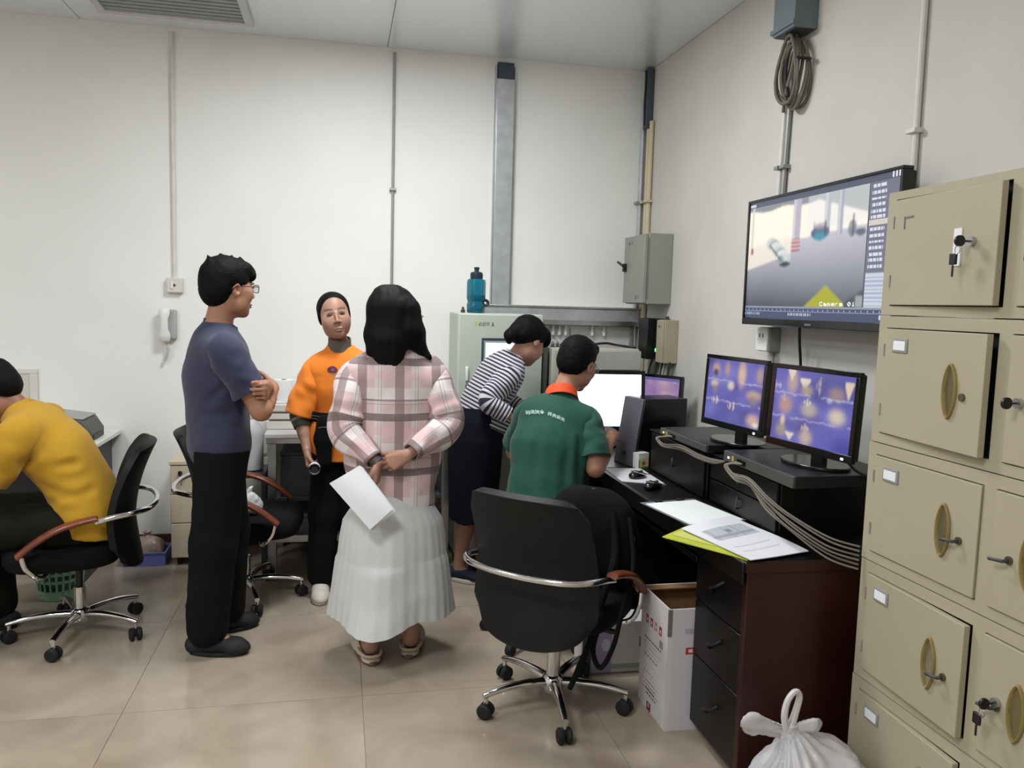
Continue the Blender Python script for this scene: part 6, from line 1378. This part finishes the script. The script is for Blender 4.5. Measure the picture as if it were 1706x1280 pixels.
wd = unit(J['wrL']-J['elL']); w1 = unit(np.cross(wd, (0,1,0))); w2 = np.cross(wd, w1); wc = J['wrL']-wd*.004; wt = ob('wrist_watch', MB().loft([[tuple(wc+wd*s_+(w1*math.cos(a)+w2*math.sin(a))*r_) for a in [2*PI*k/28 for k in range(28)]] for s_, r_ in [(-.009,.0255),(-.008,.0285),(.008,.0280),(.009,.0250)]], caps=False), 'darkgrey', t)
pp = thing('paper_stack', 'folded white papers held behind the woman in plaid', 'paper', (.10, 3.165, .77))
A_, B_, C_, D_ = [V3(*p)-V3(.10,3.165,.77) for p in ((-.036,3.165,.805),(.080,3.165,.875),(.207,3.105,.712),(.120,3.095,.635))]
for k in range(4):
    o_ = V3(.004*k-.004, .006*k, -.003*k); f = lambda u, v, o_=o_, k=k: tuple((A_*(1-u)+B_*u)*(1-v)+(D_*(1-u)+C_*u)*v+o_+V3(0, -.012*math.sin(u*PI)*math.sin(v*2.5+.4)-.004*k*u, 0)); ob('sheet', MB().grid(f, 12, 12, .0012), 'paper', pp)

# ---- woman in striped top leaning to the screen
O = (.72, 4.27); t, W = person('woman in striped top and navy skirt leaning towards the white monitor', O)
PF = pframe(.95, .31); CF = unit((.80,.26,-.52)); J = dict(PF=PF, fp=PF[:,1], fc=CF, rw=.12, rc=.130, pelvis=W(.715,4.27,.85), waist=W(.745,4.27,.955), chest=W(.815,4.27,1.08), sh=W(.875,4.27,1.175), neck=W(.915,4.265,1.215),
    hd=W(.995,4.255,1.325), hs=1.02, HR=PF@rotm(16,-34,0), shR=W(.875,4.135,1.155), shL=W(.845,4.405,1.155), elR=W(.735,4.065,1.015), wrR=W(.875,4.035,.935), elL=W(.92,4.44,.98), wrL=W(1.06,4.36,.90),
    hipR=W(.735,4.19,.82), hipL=W(.69,4.35,.82), knR=W(.68,4.23,.44), knL=W(.77,4.36,.44), anR=W(.645,4.265,.08), anL=W(.79,4.375,.08), toeR=W(.75,4.195,.03), toeL=W(.91,4.40,.03))
B = body(J, .9, True); hand(B, J['wrR'], (1,-.1,-.25), (-.2,.3,-1), (.1,1,.2), .92, (20,25,15)); hand(B, J['wrL'], (1,-.3,-.3), (0,0,-1), (0,-1,0), .92, (20,25,15)); make_body_ob(t, B, J, '#a67c68'); eyes(t, J['hd'], J['HR'], J['hs'])
H = HairShape(J); H.e((0,-.022,.044), (.087,.104,.088)).e((0,-.075,.0), (.07,.055,.06), .02).e((0,.055,.075), (.07,.05,.05), .015)
H.e((0,.088,.056), (.062,.030,.046), .015)
H.cone((0,-.11,.00), (0,-.135,-.055), .038, .030, .02).cone((0,-.135,-.05), (0,-.12,-.085), .026, .012, .02)
H.e((0,.128,-.036), (.075,.052,.080), .010, True)
for q in (-1,1): H.e((q*.098,.030,-.055), (.044,.056,.058), .008, True)
H.cut((0,-.05,-.075), (0,.25,-1)) if False else None
H.build(t, .0012, 60)
B = Soft()
torso(B, J, .026, sc=.9); ax = unit(J['sh']-J['pelvis']); B.cone(J['waist']+V3(.03,.01,-.02), W(.845,4.27,.86), .115, .10, .05, (PF[:,1], 1.1)); B.cut(W(.655,4.27,.935), unit(-ax+V3(-.05,0,0))); B.ell(J['neck']+V3(.03,.0,.05), (.058,.058,.05), .008, None, True)
P, Q = B.mesh(.0065, (), 2); A = limb_coords(P, J, [], PF, Q)
P = wrinkle(P, Q, .004, 12, (1,1,.8), [(W(.80,4.08,1.06), W(.88,4.07,1.02), .014, .008), (W(.76,4.05,1.0), W(.80,4.02,1.04), .012, .006)], .0015); st_ = soft_ob('striped_top', (P, Q), 'cloth_stripes', t, None, A); [cloth_sleeve(st_, 'cloth_stripes', J, q, (.055,.066,.064,.058,.054,.048,.042), .84, True, seed=4, amp=.004) for q in 'RL']
collar(t, J['neck']+V3(.0,0,.004), PF@rotm(0,-30,0), .064, .068, .016, .2, mat('cloth_blush', '#c9b2b4', .85), 'neckline')
skirt(t, W(.0,0,0)*0+V3(0,0,0), [(.97,.122,.150,0,.012,0),(.90,.142,.180,.0,.004,0),(.80,.150,.195,.002,.0,0),(.60,.142,.185,.004,-.004,0),(.45,.132,.172,.005,-.008,0),(.35,.126,.165,.006,-.008,0)], 120, 9, 'cloth_darknavy', seed=7)
for q in 'RL':
    B = Soft(); a = shoe(B, J['an'+q], J['toe'+q]+unit(J['toe'+q]-J['an'+q])*.035, .040, heel=.04); B.ell(J['an'+q]+V3(0,0,.03)+unit(J['toe'+q]-J['an'+q])*.02, (.05,.05,.045), .006, None, True); B.cut((0,0,.016), (0,0,-1)); so = soft_ob('shoe', B.mesh(.005), 'shoe_navy', t); sole(so, 'shoe_white', *a, w=.044, t=.022)

# ---- man in green polo seated at the desk
O = (.93, 3.50); t, W = person('man in dark green polo with orange collar seated at the white monitor', O)
PF = pframe(.20, .98); CF = unit((.19,.93,-.30)); J = dict(PF=PF, fp=PF[:,1], fc=CF, rw=.140, rc=.158, pelvis=W(.90,3.475,.545), waist=W(.915,3.49,.68), chest=W(.95,3.545,.87), sh=W(.985,3.595,1.03), neck=W(1.015,3.62,1.085),
    hd=W(1.098,3.655,1.248), hs=1.02, HR=PF@rotm(-36,-18,6), shR=W(1.118,3.545,.990), shL=W(.875,3.625,1.025), elR=W(1.135,3.435,.792), wrR=W(1.262,3.60,.905), elL=W(.84,3.80,.80), wrL=W(1.04,3.88,.78),
    hipR=W(.985,3.47,.525), hipL=W(.815,3.50,.525), knR=W(1.045,3.88,.50), knL=W(.88,3.93,.50), anR=W(1.05,3.86,.085), anL=W(.88,3.92,.085), toeR=W(1.07,4.0,.035), toeL=W(.90,4.06,.035))
B = body(J); hand(B, J['wrR'], (.35,.85,.25), (-.3,.2,-.9), (-.9,.3,.2), 1.0, (30,35,25)); hand(B, J['wrL'], (.8,.5,0), (0,0,-1), (.4,-.8,0), 1.0, (15,20,15)); make_body_ob(t, B, J, '#a87a62', zones=[(W(1.15,3.58,.84), W(1.36,3.86,1.02), .0045)]); eyes(t, J['hd'], J['HR'], J['hs']); glasses(t, J['hd'], J['HR'], J['hs'], 'steel'); short_hair(J, t, .0, -.075)
B = Soft(); torso(B, J, .020, k=.045); B.cone(J['pelvis'], J['pelvis']-V3(0,.0,.03), .17, .175, .05, (PF[:,1], 1.2)); B.cut(W(0,0,.475), (0,0,-1)); B.ell(J['neck']+V3(.012,.02,.06), (.06,.06,.05), .008, None, True)
P, Q = B.mesh(.007, (), 2); P = wrinkle(P, Q, .004, 9, (1,1,.5), [(W(1.06,3.42,.97), W(1.04,3.41,.72), .02, .012), (W(.99,3.40,.9), W(.97,3.38,.66), .025, .007), (W(.85,3.44,.95), W(.84,3.40,.7), .025, .006), (W(1.17,3.47,.97), W(1.14,3.42,.86), .015, .007), (W(.80,3.42,.68), W(1.0,3.38,.64), .02, .006)], .0015)
ps = soft_ob('polo_shirt', (P, Q), 'cloth_green', t); [cloth_sleeve(ps, 'cloth_green', J, q, (.060,.074,.076,.078), .80, seed=5) for q in 'RL']
rs = np.random.RandomState(3); G_ = []
STROKES = ['10111 01001 11111 01010 11011','01110 11111 00100 11111 10101','10010 11111 10110 01101 11011','00100 01010 11111 01110 01110','10101 01111 11010 10111 10010','00100 11111 01110 10101 11011','10110 11101 10111 11110 10101','10100 11111 10110 01101 10011']
for k in range(8):
    a = [-.056,-.037,-.018,.001,.034,.053,.072,.091][k]; zz = .0-.9*(a-.0)**2*1.4-.16*max(0,a); pat = STROKES[k].split()
    cx = W(.895,3.45,1.052)+V3(a*.95, -.05*a, zz*1.3-.006); tl = -.10-.9*a*1.4*1.2-.05
    project_print('lettering', (P, Q), cx, (1,-.12,tl), (-tl,0,1), (.05,-1,.10), .0165, .0165, 5, 5, lambda u, v: lin('#a9c6bb'), ps, lambda u, v, pat=pat: pat[4-int(v*5)][int(u*5)] == '1', .0022)
co = MB(); cN = J['neck']+V3(-.002,-.002,.006); CR = PF@rotm(0,-20,2); rows = [(.084,.090,-.010),(.082,.088,-.012),(.074,.080,.030),(.070,.076,.036),(.064,.070,.030),(.066,.072,.0)]
co.loft([[tuple(cN+CR@V3(rx*math.cos(a), ry*math.sin(a)*1.0, z-.018*math.sin(a))) for a in [2*PI*k/40 for k in range(40)]] for rx, ry, z in rows], caps=False); ob('polo_collar', co, 'collar_orange', t, ang=60)
trousers(J, t, 'cloth_black', .004, wr=.004)
for q in 'RL':
    B = Soft(); a = shoe(B, J['an'+q], J['toe'+q]+unit(J['toe'+q]-J['an'+q])*.02, .045, heel=.05); B.cut((0,0,.012), (0,0,-1)); so = soft_ob('shoe', B.mesh(.007), 'shoe_black', t); sole(so, 'rubber', *a, w=.047)

# ---- man in yellow seated at the left
O = (-1.13, 3.76); t, W = person('man in yellow T-shirt bending forward on the left office chair', O)
PF = pframe(-1, -.06); CF = unit((-.72,-.04,-.69)); J = dict(PF=PF, fp=unit((-.9,0,-.3)), fc=CF, rw=.145, rc=.158, pelvis=W(-1.075,3.76,.555), waist=W(-1.105,3.76,.675), chest=W(-1.195,3.755,.83), sh=W(-1.285,3.75,.955), neck=W(-1.335,3.745,1.0),
    hd=W(-1.43,3.73,1.095), hs=1.04, HR=PF@rotm(0,-38,0), shR=W(-1.285,3.92,.94), shL=W(-1.275,3.58,.94), elR=W(-1.46,3.95,.70), wrR=W(-1.66,3.86,.64), elL=W(-1.435,3.545,.70), wrL=W(-1.62,3.60,.615),
    hipR=W(-1.11,3.86,.54), hipL=W(-1.11,3.66,.54), knR=W(-1.53,3.90,.53), knL=W(-1.53,3.62,.53), anR=W(-1.50,3.90,.09), anL=W(-1.52,3.61,.09), toeR=W(-1.66,3.90,.035), toeL=W(-1.68,3.60,.035))
B = body(J); hand(B, J['wrL'], (-1,.05,-.15), (.0,0,-1), (0,1,0), 1.0, (15,20,15)); hand(B, J['wrR'], (-1,0,-.15), (0,0,-1), (0,-1,0), 1.0, (15,20,15)); make_body_ob(t, B, J, '#8d5f48'); eyes(t, J['hd'], J['HR'], J['hs']); short_hair(J, t, 0, -.085)
B = Soft(); torso(B, J, .022); B.cone(J['pelvis'], J['pelvis']+V3(.02,0,-.06), .165, .165, .05, (PF[:,1], 1.2)); B.cut(W(-1.0,0,.475), unit((-.20,0,-1))); B.ell(J['neck']+V3(-.05,0,.045), (.06,.062,.055), .008, None, True)
P, Q = B.mesh(.007, (), 2); P = wrinkle(P, Q, .0045, 9, (1,1,.8), [(W(-1.20,3.58,.88), W(-1.33,3.56,.74), .018, .016), (W(-1.16,3.58,.80), W(-1.02,3.62,.82), .02, .008), (W(-1.22,3.58,.72), W(-1.05,3.60,.66), .022, .009), (W(-1.20,3.6,.64), W(-1.0,3.62,.70), .02, .008), (W(-1.15,3.6,.58), W(-.99,3.65,.60), .02, .007), (W(-1.34,3.5,.86), W(-1.42,3.47,.80), .015, .006)], .0015)
ts = soft_ob('t_shirt', (P, Q), 'cloth_yellow', t); [cloth_sleeve(ts, 'cloth_yellow', J, q, (.070,.084,.086,.084), .74, seed=6, amp=.005) for q in 'RL']; collar(t, J['neck']+V3(-.005,0,.0), PF@rotm(0,-42,0), .074, .078, .016, .1, 'cloth_yellow')
trousers(J, t, 'cloth_olive', .006, wr=.005, rr=(.095,.080,.070))
for q in 'RL':
    B = Soft(); a = shoe(B, J['an'+q], J['toe'+q]+unit(J['toe'+q]-J['an'+q])*.02, .045, heel=.05); B.cut((0,0,.012), (0,0,-1)); so = soft_ob('shoe', B.mesh(.007), 'shoe_black', t); sole(so, 'rubber', *a, w=.047)

# ------------------------------------------------------------------ soft things
t = thing('backpack', 'black backpack with grey trim lying on the front chair', 'backpack', (.97, 2.95, .452)); W0 = V3(.98,2.95,.455); fr_ = pframe(.55,.83)
B = Soft(); pt = lambda x, y, z: fr_@V3(x, y, z)
B.chain([pt(-.10,0,.10), pt(.10,0,.10)], [.10,.10], .06, (fr_[:,1], 1.0)); B.chain([pt(-.085,-.01,.22), pt(.075,-.01,.22)], [.105,.105], .08, (fr_[:,1], 1.25)); B.chain([pt(-.05,-.02,.29), pt(.04,-.02,.29)], [.080,.080], .07, (fr_[:,1], 1.3)); B.cut((0,0,.003), (0,0,-1))
P, Q = B.mesh(.008); P = wrinkle(P, Q, .005, 10, (1,1,1), (), .002); bp_ = soft_ob('pack_body', (P, Q), 'black_fabric', t)
arc = [tuple(pt(.172*math.cos(a), -.042+.01*math.sin(a), .155+.205*math.sin(a))) for a in np.linspace(-.25, PI*.62, 16)]
ob('grey_trim', MB().tube(arc, .0110, 8), mat('trim_grey', '#85868a', .7), t); ob('side_panel', MB().tube([tuple(np.array(p)+fr_@V3(-.012,.012,-.01)) for p in arc], .012, 8), 'black_fabric', t)
ob('shoulder_strap', MB().tube([tuple(pt(.10,-.08,.30)), tuple(pt(.13,-.14,.15)), tuple(pt(.12,-.27,.02)), tuple(pt(.10,-.31,-.10)), tuple(pt(.06,-.32,-.22)), tuple(pt(.03,-.33,-.30))], [.012,.016,.014,.012,.012,.010], 8, smooth_path=5), 'black_fabric', t)
ob('shoulder_strap', MB().tube([tuple(pt(.16,-.06,.28)), tuple(pt(.20,-.14,.12)), tuple(pt(.19,-.25,-.02)), tuple(pt(.17,-.28,-.14)), tuple(pt(.13,-.29,-.22)), tuple(pt(.10,-.29,-.16)), tuple(pt(.12,-.28,-.06))], .009, 8, smooth_path=5), 'black_fabric', t)
ob('zip_pull', bx(tuple(pt(.21,.05,.16)-V3(.004,.004,.015)), tuple(pt(.21,.05,.16)+V3(.004,.004,.015))), 'chrome', t)
t = thing('white_cloth', 'crumpled white plastic bag on the chair behind the man in navy', 'bag', (-.44, 4.06, .454))
B = Soft(); B.chain([V3(-.03,0,.042), V3(.03,.015,.042)], [.045,.042], .04); B.ell((0,.0,.08), (.04,.03,.045), .03); B.cut((0,0,.002), (0,0,-1)); P, Q = B.mesh(.007); P = wrinkle(P, Q, .008, 22, (1,1,1), (), .004); soft_ob('bag_skin', (P, Q), mat('bag_film', '#d4d2d2', .4), t); ob('bag_ear', MB().tube([(.0,.0,.11),(.01,.0,.13),(.02,.01,.138)], [.016,.010,.004], 8, smooth_path=3), 'bag_film', t)
t = thing('plastic_bag', 'tied translucent white plastic bag on the floor by the lockers', 'bag', (1.335, 1.985, 0))
def film():
    m = D.materials.new('bag_translucent'); m.use_nodes = True; nt = m.node_tree; N = nt.nodes; Lk = nt.links; b = N['Principled BSDF']; b.inputs['Base Color'].default_value = (*lin('#dedcdf'), 1); b.inputs['Roughness'].default_value = .28; b.inputs['Alpha'].default_value = .64
    tc = N.new('ShaderNodeTexCoord'); n = N.new('ShaderNodeTexNoise'); n.inputs['Scale'].default_value = 22; n.inputs['Detail'].default_value = 5; Lk.new(tc.outputs['Object'], n.inputs['Vector']); bp = N.new('ShaderNodeBump'); bp.inputs['Strength'].default_value = .6; bp.inputs['Distance'].default_value = .01; Lk.new(n.outputs['Fac'], bp.inputs['Height']); Lk.new(bp.outputs['Normal'], b.inputs['Normal']); MATS['bag_translucent'] = m
film()
B = Soft(); B.ell((0,0,.13), (.165,.160,.140), .05); B.ell((.07,-.01,.17), (.105,.11,.10), .05); B.cone((-.0,.0,.20), (-.06,.01,.325), .12, .014, .06); B.cone((-.06,.01,.315), (-.158,.03,.330), .018, .042, .02, (unit((.3,1,.4)),4.0)); B.cone((-.05,.01,.32), (.0,-.01,.335), .016, .030, .02, (unit((-.3,1,.5)),4.0)); B.cut((0,0,.002), (0,0,-1))
P, Q = B.mesh(.006); q_ = P-np.array([-.06,.01,.325]); a_ = np.arctan2(q_[:,1], q_[:,0]); N_ = normals(P, Q); r_ = np.hypot(q_[:,0], q_[:,1]); P = P+N_*(.005*np.sin(a_*17+3*vnoise(P,8))*np.clip(1.3-r_/.18,0,1)+.009*vnoise(P,12)+.005*vnoise(P,30))[:,None]; P[:,2] = np.maximum(P[:,2], .002)
soft_ob('bag_skin', (P, Q), 'bag_translucent', t)
ob('bag_handle', MB().tube([(-.065,.01,.315),(-.084,.0,.365),(-.080,-.005,.415),(-.058,-.005,.442),(-.040,.0,.424),(-.046,.005,.375),(-.058,.01,.32)], [.013,.010,.009,.008,.009,.010,.013], 8, smooth_path=5), 'bag_film', t); ob('bag_knot', MB().lathe([(.010,-.016),(.017,-.008),(.018,.006),(.012,.014)], 12, (-.06,.01,.327)), 'bag_film', t)
random.seed(4)
for k in range(9): ob('scrap', MB().lathe([(.01,0),(.03,.01),(.035,.035),(.02,.055),(.005,.06)], 9, M=Matrix.Translation((.07*(random.random()*2-1),.07*(random.random()*2-1),.03+.09*random.random()))@Matrix.Rotation(random.random()*3,4,'X')), ['paper_white','basket_green','cloth_olive','teal_plastic'][k%4], t)
